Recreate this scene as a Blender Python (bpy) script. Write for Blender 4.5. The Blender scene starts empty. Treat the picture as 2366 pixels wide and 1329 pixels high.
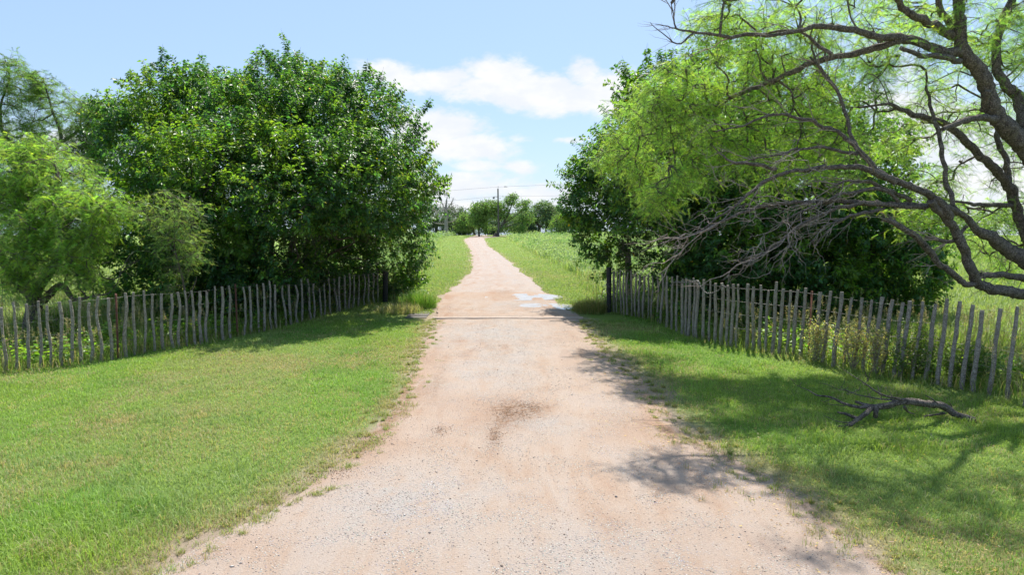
import bpy, math
import numpy as np
from mathutils import Vector
S = bpy.context.scene
COL = S.collection
rng = np.random.default_rng(7)
R = math.radians

# ------------------------------------------------------------------ camera
F, CX, CY, HOR, H = 1500.0, 1183.0, 664.5, 510.0, 3.0
PITCH = math.atan((CY - HOR) / F)
cd = bpy.data.cameras.new('camera'); cam = bpy.data.objects.new('camera', cd); COL.objects.link(cam)
cd.sensor_width = 36; cd.lens = F / 2366 * 36; cd.clip_start = .05; cd.clip_end = 6000
cam.location = (0, 0, H); cam.rotation_euler = (math.pi / 2 - PITCH, 0, 0)
S.camera = cam

# ------------------------------------------------------------------ sun, exposure
AZ, EL = R(15), R(60)
sdir = Vector((math.sin(AZ) * math.cos(EL), math.cos(AZ) * math.cos(EL), math.sin(EL)))
ld = bpy.data.lights.new('sun', 'SUN'); sun = bpy.data.objects.new('sun', ld); COL.objects.link(sun)
ld.energy = 4.2; ld.angle = R(.53); ld.color = (1, .95, .87)
sun.rotation_euler = sdir.to_track_quat('Z', 'Y').to_euler(); sun.location = (10, 20, 40)
S.view_settings.view_transform = 'Standard'; S.view_settings.look = 'None'
S.view_settings.gamma = 1; S.view_settings.exposure = 1.0
S.cycles.max_bounces = 8; S.cycles.transparent_max_bounces = 8
S.cycles.diffuse_bounces = 3; S.cycles.transmission_bounces = 5; S.cycles.glossy_bounces = 2
S.cycles.use_denoising = True

# ------------------------------------------------------------------ pixel <-> world
def ray(x, y):
    u = (x - CX) / F; v = (CY - y) / F
    return np.array([u, math.cos(PITCH) + v * math.sin(PITCH), -math.sin(PITCH) + v * math.cos(PITCH)])
def gp(x, y):                       # point of the ground seen at a pixel
    d = ray(x, y); t = -H / d[2]
    return np.array([d[0] * t, d[1] * t, 0.0])
def P(x, y, Y):                     # point at a pixel and a distance Y
    d = ray(x, y); t = Y / d[1]
    return np.array([d[0] * t, Y, H + d[2] * t])

# ------------------------------------------------------------------ node helpers
class NT:
    def __init__(s, tree): s.t = tree; s.n = tree.nodes; s.l = tree.links
    def new(s, typ, **kw):
        n = s.n.new(typ)
        for k, v in kw.items(): setattr(n, k, v)
        return n
    def put(s, sock, v):
        if hasattr(v, 'is_output'): s.l.new(v, sock)
        else: sock.default_value = v
    def math(s, op, a, b=0.0, c=None, clamp=False):
        n = s.new('ShaderNodeMath', operation=op, use_clamp=clamp)
        s.put(n.inputs[0], a); s.put(n.inputs[1], b)
        if c is not None: s.put(n.inputs[2], c)
        return n.outputs[0]
    def noise(s, vec, scale, detail=4, rough=.6, dist=0.0):
        n = s.new('ShaderNodeTexNoise'); n.inputs['Scale'].default_value = scale
        n.inputs['Detail'].default_value = detail; n.inputs['Roughness'].default_value = rough
        n.inputs['Distortion'].default_value = dist
        if vec is not None: s.l.new(vec, n.inputs['Vector'])
        return n.outputs['Fac']
    def ramp(s, fac, stops):
        n = s.new('ShaderNodeValToRGB'); e = n.color_ramp.elements
        while len(e) < len(stops): e.new(.5)
        for q, (p, c) in zip(e, stops): q.position = p; q.color = (*c, 1) if len(c) == 3 else c
        s.put(n.inputs[0], fac); return n.outputs[0]
    def mix(s, fac, a, b, blend='MIX'):
        n = s.new('ShaderNodeMix', data_type='RGBA', blend_type=blend)
        s.put(n.inputs[0], fac)
        for i, v in ((6, a), (7, b)):
            if isinstance(v, tuple) and len(v) == 3: v = (*v, 1)
            s.put(n.inputs[i], v)
        return n.outputs[2]
    def sstep(s, x, a, b):
        n = s.new('ShaderNodeMapRange', interpolation_type='SMOOTHSTEP')
        s.put(n.inputs[0], x); n.inputs[1].default_value = a; n.inputs[2].default_value = b
        return n.outputs[0]
    def bump(s, h, strength, dist):
        n = s.new('ShaderNodeBump'); n.inputs['Strength'].default_value = strength
        n.inputs['Distance'].default_value = dist; s.l.new(h, n.inputs['Height']); return n.outputs[0]

def material(name):
    m = bpy.data.materials.new(name); m.use_nodes = True
    t = NT(m.node_tree); b = t.n['Principled BSDF']
    return m, t, b

# ------------------------------------------------------------------ world: sky and clouds
W = bpy.data.worlds.new('World'); S.world = W; W.use_nodes = True
t = NT(W.node_tree); bg = t.n['Background']
sky = t.new('ShaderNodeTexSky', sky_type='NISHITA'); sky.sun_disc = False
sky.sun_elevation = EL; sky.sun_rotation = AZ; sky.altitude = 300
sky.air_density = 1.0; sky.dust_density = 1.2; sky.ozone_density = 2.0
co = t.new('ShaderNodeTexCoord').outputs['Generated']
sx = t.new('ShaderNodeSeparateXYZ'); t.l.new(co, sx.inputs[0])
az = t.math('ARCTAN2', sx.outputs[0], sx.outputs[1]); el = t.math('ARCSINE', sx.outputs[2])
cb = t.new('ShaderNodeCombineXYZ'); t.l.new(az, cb.inputs[0]); t.l.new(t.math('MULTIPLY', el, 2.0), cb.inputs[1])
n1 = t.noise(cb.outputs[0], 9.0, 8, .62, .25); n2 = t.noise(cb.outputs[0], 38.0, 5, .6, .2)
nn = t.math('ADD', t.math('MULTIPLY', n1, .72), t.math('MULTIPLY', n2, .28))
acc = None
for px, py, rx, ry, w in [
    (905,165,90,26,.8),(1010,188,110,28,.9),(1120,205,120,30,.95),(1160,165,80,34,.95),(1250,212,120,40,1.1),(1345,175,45,34,.9),(1400,215,80,48,1.05),(1310,240,120,28,.9),
    (1000,300,130,44,.95),(1070,340,120,40,.95),(1200,320,46,14,.6),(1312,324,44,11,.65),(1100,382,70,20,.8),(1205,386,60,18,.7),
    (1060,432,180,34,.85),(1260,448,150,26,.8),(1180,472,400,24,.62),(1090,405,120,16,.7),
    (2120,300,190,130,.75),(2330,430,170,120,.8),(1960,330,120,80,.5),(2000,120,140,50,.45),(120,330,190,60,.6),(60,480,300,40,.5)]:
    d = ray(px, py); d /= np.linalg.norm(d)
    a0 = math.atan2(d[0], d[1]); e0 = math.asin(d[2])
    q = t.math('ADD', t.math('POWER', t.math('MULTIPLY', t.math('SUBTRACT', az, a0), F / rx), 2.0),
               t.math('POWER', t.math('MULTIPLY', t.math('SUBTRACT', el, e0), F / ry), 2.0))
    g = t.math('MULTIPLY', t.math('EXPONENT', t.math('MULTIPLY', q, -.7)), w)
    acc = g if acc is None else t.math('MAXIMUM', acc, g)
dens = t.math('ADD', acc, t.math('MULTIPLY', t.math('SUBTRACT', nn, .5), 1.9))
m = t.sstep(dens, .30, .78)
body = t.mix(t.sstep(t.noise(cb.outputs[0], 16.0, 5, .55), .35, .7), (6.3, 6.6, 7.1), (7.2, 7.25, 7.3))
skyl = t.mix(.5, sky.outputs[0], (4.1, 6.0, 8.9))
out = t.mix(m, skyl, body)
t.l.new(out, bg.inputs[0]); bg.inputs[1].default_value = 0.071

# ------------------------------------------------------------------ mesh helpers
def mesh_obj(name, V, faces, mat, col=None, parent=None, smooth=False):
    """faces: one int array (M,k) or a list of such arrays"""
    if not isinstance(faces, list): faces = [faces]
    me = bpy.data.meshes.new(name)
    V = np.asarray(V, dtype=np.float32)
    me.vertices.add(len(V)); me.vertices.foreach_set('co', V.ravel())
    loops = np.concatenate([f.ravel() for f in faces]).astype(np.int32)
    sizes = np.concatenate([np.full(len(f), f.shape[1], np.int32) for f in faces])
    starts = np.concatenate([[0], np.cumsum(sizes)[:-1]]).astype(np.int32)
    me.loops.add(len(loops)); me.loops.foreach_set('vertex_index', loops)
    me.polygons.add(len(sizes)); me.polygons.foreach_set('loop_start', starts)
    if smooth: me.polygons.foreach_set('use_smooth', np.ones(len(sizes), bool))
    if col is not None:
        c = np.ones((len(V), 4), np.float32); c[:, :3] = col
        a = me.attributes.new('col', 'FLOAT_COLOR', 'POINT'); a.data.foreach_set('color', c.ravel())
    me.update(calc_edges=True)
    if mat: me.materials.append(mat)
    o = bpy.data.objects.new(name, me); COL.objects.link(o)
    if parent:
        o.parent = parent
        o.location = -parent.location if parent.rotation_euler.z == 0 else o.location
    return o
def tag(o, label=None, cat=None, group=None, kind=None):
    for k, v in (('label', label), ('category', cat), ('group', group), ('kind', kind)):
        if v: o[k] = v
    return o
def thing(name, loc, label, cat, group=None):
    o = bpy.data.objects.new(name, None); COL.objects.link(o)
    o.location = [float(q) for q in loc]; o.empty_display_size = .2
    return tag(o, label, cat, group)
class Buf:
    def __init__(s): s.v = []; s.f = []; s.c = []; s.n = 0
    def add(s, v, f, c=None):
        v = np.asarray(v, float).reshape(-1, 3); s.v.append(v); s.f.append(np.asarray(f, int) + s.n)
        if c is not None: s.c.append(np.broadcast_to(np.asarray(c, float), v.shape))
        s.n += len(v)
    def build(s, name, mat, parent=None, smooth=False):
        ks = sorted({f.shape[1] for f in s.f})
        fs = [np.concatenate([f for f in s.f if f.shape[1] == k]) for k in ks]
        return mesh_obj(name, np.concatenate(s.v), fs, mat, np.concatenate(s.c) if s.c else None, parent, smooth)

def unit(v): return v / np.maximum(np.linalg.norm(v, axis=-1, keepdims=True), 1e-9)
def rnd(n): return unit(rng.normal(size=(n, 3)))
def tubes(Pt, Rd, sides=5, cap=True):
    """Pt (N,K,3) curves, Rd (N,K) radii -> verts, faces"""
    N, K, _ = Pt.shape
    T = np.empty_like(Pt); T[:, 1:-1] = Pt[:, 2:] - Pt[:, :-2]; T[:, 0] = Pt[:, 1] - Pt[:, 0]; T[:, -1] = Pt[:, -1] - Pt[:, -2]
    T = unit(T)
    ax = unit(Pt[:, -1] - Pt[:, 0])
    ref = np.where(np.abs(ax[:, 2:3]) < .8, np.array([[0., 0, 1]]), np.array([[1., 0, 0]]))
    A = unit(np.cross(T, ref[:, None, :])); B = np.cross(T, A)
    th = np.linspace(0, 2 * np.pi, sides, endpoint=False)
    V = Pt[:, :, None, :] + Rd[:, :, None, None] * (A[:, :, None, :] * np.cos(th)[None, None, :, None] + B[:, :, None, :] * np.sin(th)[None, None, :, None])
    i = np.arange(N)[:, None, None] * K * sides + np.arange(K - 1)[None, :, None] * sides
    j = np.arange(sides)[None, None, :]; j2 = (j + 1) % sides
    f = np.stack([i + j, i + j2, i + sides + j2, i + sides + j], -1).reshape(-1, 4)
    return V.reshape(-1, 3), f
def smooth_path(pts, rad, step=.12, jit=.0):
    """Catmull-Rom through pts; returns (K,3), (K,)"""
    p = np.asarray(pts, float); r = np.asarray(rad, float)
    q = np.vstack([2 * p[0] - p[1], p, 2 * p[-1] - p[-2]])
    out = []; ro = []
    for i in range(len(p) - 1):
        n = max(2, int(np.linalg.norm(p[i + 1] - p[i]) / step))
        s = np.linspace(0, 1, n, endpoint=False)[:, None]
        a, b, c, d = q[i:i + 4]
        out.append(.5 * (2 * b + (c - a) * s + (2 * a - 5 * b + 4 * c - d) * s ** 2 + (3 * b - a - 3 * c + d) * s ** 3))
        ro.append(r[i] + (r[i + 1] - r[i]) * s[:, 0])
    out.append(p[-1:]); ro.append(r[-1:])
    o = np.vstack(out); rr = np.concatenate(ro)
    if jit and len(o) > 4:
        w = rng.normal(size=o.shape) * jit; w[0] = 0; w = (w + np.roll(w, 1, 0) + np.roll(w, -1, 0)) / 2
        o = o + w * np.minimum(1, rr / rr.max() + .3)[:, None]
    return o, rr
def add_tube(buf, pts, rad, sides=8, step=.12, jit=0, rough=0, cap=True):
    o, r = smooth_path(pts, rad, step, jit)
    v, f = tubes(o[None], r[None], sides)
    if rough:
        c = np.repeat(o, sides, 0); v = c + (v - c) * (1 + rough * rng.normal(size=(len(v), 1)))
    buf.add(v, f)
    if cap:
        n = len(v); k = np.arange(sides)
        for s0, cpt in ((0, o[0]), (n - sides, o[-1])):
            base = np.vstack([v[s0:s0 + sides], cpt[None]])
            buf.add(base, np.stack([k, (k + 1) % sides, np.full(sides, sides)], -1))
    return o, r
_lat = np.random.default_rng(3).random((256, 256))
def vn(x, y, s, o=0):
    x = np.asarray(x) * s + 37.3 + o * 17.7; y = np.asarray(y) * s + 91.1 + o * 5.3
    i = np.floor(x).astype(int); j = np.floor(y).astype(int); fx = x - i; fy = y - j
    fx = fx * fx * (3 - 2 * fx); fy = fy * fy * (3 - 2 * fy)
    g = lambda a, b: _lat[a % 256, b % 256]
    return (g(i, j) * (1 - fx) + g(i + 1, j) * fx) * (1 - fy) + (g(i, j + 1) * (1 - fx) + g(i + 1, j + 1) * fx) * fy
def fbm(x, y, s, o=0): return .55 * vn(x, y, s, o) + .3 * vn(x, y, s * 2.3, o + 1) + .15 * vn(x, y, s * 5.1, o + 2)

# ------------------------------------------------------------------ materials
def leaf_material(name, trans=.42, rough=.45, spec=.35, tr_mul=(1.9, 2.0, .8)):
    m, t, b = material(name)
    a = t.new('ShaderNodeAttribute', attribute_name='col')
    t.l.new(a.outputs[0], b.inputs['Base Color']); b.inputs['Roughness'].default_value = rough
    b.inputs['Specular IOR Level'].default_value = spec
    tl = t.new('ShaderNodeBsdfTranslucent')
    t.l.new(t.mix(1.0, a.outputs[0], tr_mul, 'MULTIPLY'), tl.inputs[0])
    mx = t.new('ShaderNodeMixShader'); mx.inputs[0].default_value = trans
    t.l.new(b.outputs[0], mx.inputs[1]); t.l.new(tl.outputs[0], mx.inputs[2])
    t.l.new(mx.outputs[0], t.n['Material Output'].inputs[0])
    return m
M_LEAF = leaf_material('broad_leaf', .48, .40, .45, (2.2, 2.15, .6))
M_FEATHER = leaf_material('feather_leaf', .58, .45, .35, (1.65, 1.8, .85))
M_GRASS = leaf_material('grass_blade', .40, .5, .25, (1.5, 1.5, .8))
M_FAR = leaf_material('far_leaf', .35, .6, .2, (1.6, 1.7, .8))

def bark(name, dark, light, scale=9.0, bump=.8):
    m, t, b = material(name)
    co = t.new('ShaderNodeTexCoord').outputs['Object']
    v = t.new('ShaderNodeTexVoronoi', feature='DISTANCE_TO_EDGE'); v.inputs['Scale'].default_value = scale * 2.2
    t.l.new(co, v.inputs['Vector'])
    n = t.noise(co, scale, 6, .7, .6)
    h = t.math('ADD', t.math('MULTIPLY', v.outputs[0], .8), n)
    t.l.new(t.ramp(h, [(.35, dark), (.62, tuple((a + c) / 2 for a, c in zip(dark, light))), (.85, light)]), b.inputs['Base Color'])
    b.inputs['Roughness'].default_value = .9; b.inputs['Specular IOR Level'].default_value = .2
    t.l.new(t.bump(h, bump, .03), b.inputs['Normal'])
    return m
M_BARK = bark('mesquite_bark', (.026, .020, .017), (.25, .21, .18), 13, 1.0)
M_TWIG = bark('bare_twig_bark', (.16, .125, .105), (.40, .34, .30), 14, .4)
M_BARK2 = bark('tree_bark', (.05, .04, .03), (.17, .14, .11))
M_STAKE = bark('weathered_cedar', (.14, .118, .10), (.48, .425, .375), 16, .9)
M_POLE = bark('utility_pole_wood', (.07, .06, .055), (.16, .14, .13), 5, .3)
M_DEAD = bark('dead_wood', (.20, .17, .16), (.42, .38, .36), 6, .3)
def plain(name, c, rough=.6, metal=0.0, nz=.25, sc=20):
    m, t, b = material(name)
    n = t.noise(t.new('ShaderNodeTexCoord').outputs['Object'], sc, 5, .65)
    t.l.new(t.ramp(n, [(.3, tuple(q * (1 - nz) for q in c)), (.7, tuple(min(1, q * (1 + nz)) for q in c))]), b.inputs['Base Color'])
    b.inputs['Roughness'].default_value = rough; b.inputs['Metallic'].default_value = metal
    return m
M_WIRE = plain('galvanised_wire', (.17, .165, .16), .5, .6)
M_RUST = plain('rusty_steel', (.13, .055, .035), .8, .2, .5)
M_TAR = plain('creosoted_wood', (.018, .018, .02), .75, 0, .5)
M_CONC = plain('dusty_concrete', (.335, .265, .215), .9, 0, .2, 9)
M_STEEL = plain('worn_steel', (.17, .15, .13), .7, .3, .3)
M_LINE = plain('line_cable', (.13, .13, .14), .6)

# ground: soil, thatch and short grass between the blades
M_GROUND, t, b = material('ground_soil_grass')
co = t.new('ShaderNodeTexCoord').outputs['Object']
at = t.new('ShaderNodeAttribute', attribute_name='col').outputs[0]
n = t.noise(co, 26, 8, .72); n3 = t.noise(co, 150, 3, .7)
c = t.mix(t.sstep(n, .3, .75), at, t.mix(1.0, at, (1.5, 1.45, 1.5), 'MULTIPLY'))
c = t.mix(t.math('MULTIPLY', t.sstep(n3, .45, .7), .5), c, t.mix(1.0, at, (.55, .55, .5), 'MULTIPLY'))
t.l.new(c, b.inputs['Base Color']); b.inputs['Roughness'].default_value = .95; b.inputs['Specular IOR Level'].default_value = .1
t.l.new(t.bump(t.math('ADD', n, n3), .7, .04), b.inputs['Normal'])

# dirt road
M_ROAD, t, b = material('dirt_road')
co = t.new('ShaderNodeTexCoord').outputs['Object']
mp = t.new('ShaderNodeMapping'); mp.inputs['Scale'].default_value = (1, .22, 1); t.l.new(co, mp.inputs[0])
big = t.noise(co, .55, 5, .6, .4); streak = t.noise(mp.outputs[0], 2.6, 6, .6, .5)
fine = t.noise(co, 55, 6, .75); grit = t.new('ShaderNodeTexVoronoi'); grit.inputs['Scale'].default_value = 38; t.l.new(co, grit.inputs[0])
grit2 = t.new('ShaderNodeTexVoronoi'); grit2.inputs['Scale'].default_value = 85; t.l.new(co, grit2.inputs[0])
base = t.ramp(t.math('ADD', t.math('MULTIPLY', big, .45), t.math('MULTIPLY', streak, .55)),
              [(.34, (.315, .20, .135)), (.44, (.375, .275, .208)), (.53, (.40, .322, .265)), (.64, (.39, .335, .298))])
wet = t.new('ShaderNodeAttribute', attribute_name='col').outputs[0]      # red dirt / churned mud map
sp = t.new('ShaderNodeSeparateColor'); t.l.new(wet, sp.inputs[0])
red = t.math('MULTIPLY', sp.outputs[0], t.sstep(streak, .38, .62))
base = t.mix(red, base, (.31, .185, .115))
base = t.mix(t.math('MULTIPLY', sp.outputs[2], t.sstep(t.noise(co, 3, 5, .7), .3, .6)), base, (.37, .345, .325))
mudn = t.noise(co, 9, 6, .75, .8)
base = t.mix(t.math('MULTIPLY', sp.outputs[1], t.sstep(mudn, .42, .58)), base, (.235, .125, .062))
base = t.mix(t.math('MULTIPLY', t.sstep(fine, .46, .70), .55), base, t.mix(1.0, base, (.66, .62, .58), 'MULTIPLY'))
stone = t.mix(.7, grit.outputs['Color'], t.ramp(grit.outputs['Color'], [(.15, (.15, .13, .12)), (.5, (.33, .28, .25)), (.9, (.55, .51, .47))]))
gsel = t.math('ADD', t.sstep(t.noise(co, 1.5, 5, .65), .44, .62), t.math('MULTIPLY', sp.outputs[2], .6), clamp=True)
gm = t.math('MULTIPLY', t.sstep(grit.outputs['Distance'], .42, .25), t.math('ADD', t.math('MULTIPLY', gsel, .75), .12))
sgray = t.new('ShaderNodeHueSaturation'); sgray.inputs['Saturation'].default_value = .3; t.l.new(stone, sgray.inputs['Color'])
gm = t.math('MULTIPLY', gm, t.math('SUBTRACT', 1.0, t.math('MULTIPLY', sp.outputs[0], .8)))
base = t.mix(gm, base, sgray.outputs[0])
base = t.mix(t.math('MULTIPLY', t.sstep(grit2.outputs['Distance'], .2, .55), .22), base, (.30, .23, .18))
t.l.new(base, b.inputs['Base Color']); b.inputs['Roughness'].default_value = .95; b.inputs['Specular IOR Level'].default_value = .15
hh = t.math('ADD', t.math('MULTIPLY', fine, .6), t.math('ADD', t.math('MULTIPLY', gm, .5), t.math('ADD', streak, t.math('MULTIPLY', t.math('MULTIPLY', mudn, sp.outputs[1]), 2.0))))
t.l.new(t.bump(hh, .85, .034), b.inputs['Normal'])

# ------------------------------------------------------------------ layout curves (world metres)
def border(px): 
    a = np.array([gp(*p)[:2] for p in px]); return a[np.argsort(a[:, 1])]
LB = border([(1076,552.5),(1073.7,556),(1080,566),(1087.7,578),(1092.7,595.6),(1092.7,616),(1082.6,636),(1062,656),(1037,672),(1019,694),(1010,715),(1003,735),
             (996,750),(988,775),(975,800),(962,840),(948,880),(925,935),(878,985),(830,1040),(765,1090),(690,1140),(615,1188),(535,1226),(455,1262),(395,1300),(330,1334)])
RB = border([(1117,549.4),(1125.7,567.7),(1148.5,583),(1169,598),(1191.6,616),(1209,631),(1229.7,649),(1250,669),(1272,684),(1292,698),(1318,718),(1338,736),
             (1348,750),(1364,775),(1395,805),(1440,845),(1500,900),(1545,950),(1590,1010),(1640,1040),(1700,1070),(1770,1112),(1850,1155),(1920,1210),(2000,1270),(2090,1334)])
LB = np.vstack([[-14, 2.2], [-9, 3.6], [-5.2, 4.9], LB]); RB = np.vstack([[12, 2.6], [7.5, 3.9], [4.6, 4.9], RB])
LB = LB[np.argsort(LB[:, 1])]; RB = RB[np.argsort(RB[:, 1])]
def xl(Y): return np.interp(Y, LB[:, 1], LB[:, 0])
def xr(Y): return np.interp(Y, RB[:, 1], RB[:, 0])
def edge_n(Y, o): return (vn(Y, Y * 0, .9, o) - .5) * .22 + (vn(Y, Y * 0, 3.7, o + 3) - .5) * .10 + (vn(Y, Y * 0, 11, o + 5) - .5) * .07
CREST = 136.0
def gz(y): return np.where(np.asarray(y) > CREST, -(np.asarray(y) - CREST) * .028, 0.0)

# fence lines: base pixels
FLB = [(-260,905),(0,862),(100,850),(180,843),(265,832),(330,817),(420,803),(500,789),(600,769),(700,743),(800,716),(890,696)]
_c = lambda l: [(1350 + x / 2.329, 550 + y / 2.329) for x, y in l]
FRB = _c([(132,402),(160,404),(367,440),(500,512),(611,545),(742,578),(880,602),(1034,622),(1190,650),(1335,694),(1500,722),(1650,748),(1835,778),(1980,806),(2100,832),(2275,870),(2360,905)]) + [(2560,1010)]
fl = np.array([gp(*p)[:2] for p in FLB]); fr = np.array([gp(*p)[:2] for p in FRB])
def fenceY(x):                       # distance of the fence line at a given X
    return np.where(x < 0, np.interp(x, fl[:, 0], fl[:, 1]), np.interp(x, fr[:, 0], fr[:, 1]))

# ------------------------------------------------------------------ ground sheet and road
ys = np.concatenate([np.linspace(-30, 3, 12), np.arange(3.2, 26, .22), np.arange(26.5, 60, 1.0), np.arange(62, CREST, 3), np.linspace(CREST, 190, 16), np.geomspace(200, 2600, 16)])
xs = np.concatenate([-np.geomspace(2600, 22, 22), np.arange(-20, 20, .25), np.geomspace(22, 2600, 22)])
gx, gy = np.meshgrid(xs, ys)
nx_, ny_ = len(xs), len(ys)
i = (np.arange(ny_ - 1)[:, None] * nx_ + np.arange(nx_ - 1)[None]).ravel()
gf = np.stack([i, i + 1, i + nx_ + 1, i + nx_], -1)
X, Y = gx.ravel(), gy.ravel()
def road_dist(X, Y):                 # >0 outside the road
    return np.maximum(xl(Y) - X, X - xr(Y))
SOIL = np.array([.31, .245, .185]); THATCH = np.array([.20, .19, .075]); GREEN = np.array([.14, .215, .045]); FIELD = np.array([.20, .28, .09])
def mixc(a, b, w): return a * (1 - w[:, None]) + b * w[:, None]
def sst(x, a, b): q = np.clip((x - a) / (b - a), 0, 1); return q * q * (3 - 2 * q)
rd = road_dist(X, Y)
c = mixc(np.broadcast_to(GREEN, (len(X), 3)), THATCH, sst(fbm(X, Y, .5), .45, .75))
c = mixc(c, FIELD, sst(Y, 30, 70))
c = mixc(c, SOIL, np.clip(1 - sst(rd + (fbm(X, Y, 1.2, 5) - .5) * .8, .0, .55), 0, 1) * (Y < 140))
ground = mesh_obj('ground', np.stack([X, Y, gz(Y)], -1), gf, M_GROUND, c)
tag(ground, kind='structure')

ry = np.concatenate([np.arange(2.4, 30, .07), np.arange(30, 113.5, .35)])
NU = 61
u = np.linspace(0, 1, NU)
L = xl(ry) + edge_n(ry, 0); Rr = xr(ry) + edge_n(ry, 9)
L = xl(ry) + edge_n(ry, 0) * np.clip(19 / ry, .1, 1) ** 1.5; Rr = xr(ry) + edge_n(ry, 9) * np.clip(19 / ry, .1, 1) ** 1.5
rx = L[:, None] * (1 - u) + Rr[:, None] * u; ryy = np.repeat(ry[:, None], NU, 1)
def rut(a, b):                       # wheel track along a curve between two u positions
    return np.exp(-((u[None] - a) / b) ** 2)
def road_z(x, y):
    l = xl(y); r = xr(y); q = np.clip((x - l) / (r - l), 0, 1)
    e = np.clip(np.minimum(x - l, r - x) / .5, 0, 1)
    z = .006 + .028 * e
    w = np.where((y > 21.4) & (y < 27), .55, 1)
    z = z + e * .022 * (fbm(x, y, .9, 4) - .5) * w + e * .009 * (fbm(x, y, 4.2, 14) - .5) - .012 * e * (np.exp(-((q - .28) / .07) ** 2) + np.exp(-((q - .72) / .07) ** 2)) * w
    return z + .035 * sst(y, 19.72, 19.8) * (1 - sst(y, 20.3, 22.5))
rz = road_z(rx, ryy)
rc = np.zeros(rx.shape + (3,))
def blob(px, py, sx, sy):            # a patch on the road given by where it lies
    p = gp(px, py); a = gp(px + sx, py); bq = gp(px, py - sy)
    return np.exp(-(((rx - p[0]) / abs(a[0] - p[0])) ** 2 + ((ryy - p[1]) / abs(bq[1] - p[1])) ** 2))
rc[..., 0] = np.clip(.85 * np.exp(-((rx - L[:, None]) / .55) ** 2) * sst(ryy, 6, 8) + .55 * np.exp(-((rx - Rr[:, None]) / .5) ** 2) * (ryy < 19)
    + .5 * np.exp(-((u[None] - .5 - .06 * np.sin(ryy * .21)) / .07) ** 2) * (ryy > 24) + .35 * np.exp(-((u[None] - .16) / .05) ** 2) * (ryy > 26) + .3 * np.exp(-((u[None] - .85) / .05) ** 2) * (ryy > 26) + .55 * blob(1500, 1000, 130, 40) + .6 * blob(1560, 930, 90, 30) + .5 * blob(1300, 790, 50, 60) + .6 * blob(1120, 640, 40, 25) + .9 * blob(1175, 668, 40, 10) + .7 * blob(1215, 692, 110, 7) + .6 * blob(1250, 712, 90, 6) + .5 * blob(1100, 732, 120, 4) + .5 * blob(1080, 960, 160, 60) + .5 * blob(1750, 1250, 200, 60) + .5 * blob(500, 1270, 160, 30), 0, 1)
rc[..., 2] = np.clip(.9 * blob(930, 1170, 190, 70) + .8 * blob(1150, 770, 140, 26) + .6 * blob(1400, 1280, 260, 60) + .6 * blob(1260, 985, 120, 18) + .7 * blob(1200, 705, 90, 10) + .5 * blob(1150, 860, 90, 50) + .55 * (ryy > 27), 0, 1)
rc[..., 1] = np.clip(1.2 * blob(1178, 958, 40, 26) + .9 * blob(1145, 1010, 16, 30) + .8 * blob(1235, 950, 40, 16) + .7 * blob(1020, 1000, 18, 12) + .9 * np.exp(-((rx - L[:, None] - .12) / .16) ** 2) * (ryy > 8) * (ryy < 11.5)
    + .6 * blob(1165, 676, 22, 5) + .45 * blob(1210, 689, 120, 10) + .45 * blob(1255, 711, 100, 8) + .5 * blob(1010, 890, 16, 40) + .45 * blob(480, 1290, 60, 12), 0, 1)
i = (np.arange(len(ry) - 1)[:, None] * NU + np.arange(NU - 1)[None]).ravel()
road = mesh_obj('dirt_road', np.stack([rx, ryy, rz], -1).reshape(-1, 3), np.stack([i, i + 1, i + NU + 1, i + NU], -1), M_ROAD, rc.reshape(-1, 3), smooth=True)
tag(road, kind='structure')
# the road goes on past the bend, towards the houses behind the field
far_c = np.array([(-6.2, 112.5), (-4.5, 119), (-1.8, 125), (1.5, 129.5), (6, 132), (14, 133)])
pp, _ = smooth_path(np.c_[far_c, np.zeros(6)], np.ones(6), 1.0)
tn = np.gradient(pp, axis=0); nr = unit(np.stack([tn[:, 1], -tn[:, 0], tn[:, 2] * 0], -1))
wv = np.linspace(-1.6, 1.6, 7)
v = (pp[:, None] + nr[:, None] * wv[None, :, None]); v[..., 2] = .035
k = len(pp); i = (np.arange(k - 1)[:, None] * 7 + np.arange(6)[None]).ravel()
tag(mesh_obj('far_dirt_road', v.reshape(-1, 3), np.stack([i, i + 1, i + 8, i + 7], -1), M_ROAD, np.zeros((k * 7, 3))), kind='structure')

# puddles
M_WATER, t, b = material('muddy_water')
n = t.noise(t.new('ShaderNodeTexCoord').outputs['Object'], 3, 3)
t.l.new(t.ramp(n, [(.35, (.33, .26, .19)), (.65, (.40, .35, .30))]), b.inputs['Base Color'])
b.inputs['Roughness'].default_value = .06; b.inputs['IOR'].default_value = 1.33; b.inputs['Specular IOR Level'].default_value = .5
def puddle(cx, cy, sx, sy, seed):
    p = gp(cx, cy); a = abs(gp(cx + sx, cy)[0] - p[0]); bq = abs(gp(cx, cy - sy)[1] - gp(cx, cy + sy)[1]) / 2
    th = np.linspace(0, 2 * np.pi, 60, endpoint=False); v = [[p[0], p[1]]]
    for q in (.35, .7, 1.0): v += [[p[0] + a * q * np.cos(k), p[1] + bq * q * np.sin(k)] for k in th]
    v = np.array(v); zz = road_z(v[:, 0], v[:, 1]); z = float(np.quantile(zz, .55))
    k = np.arange(60); f = [np.stack([k * 0, 1 + k, 1 + (k + 1) % 60], -1)]
    g_ = [np.stack([1 + r * 60 + k, 61 + r * 60 + k, 61 + r * 60 + (k + 1) % 60, 1 + r * 60 + (k + 1) % 60], -1) for r in (0, 1)]
    tag(mesh_obj('puddle', np.c_[v, np.full(len(v), z)], [f[0], np.concatenate(g_)], M_WATER), kind='structure')
puddle(1210, 688, 90, 8, 1); puddle(1255, 711, 80, 8, 3)

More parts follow.
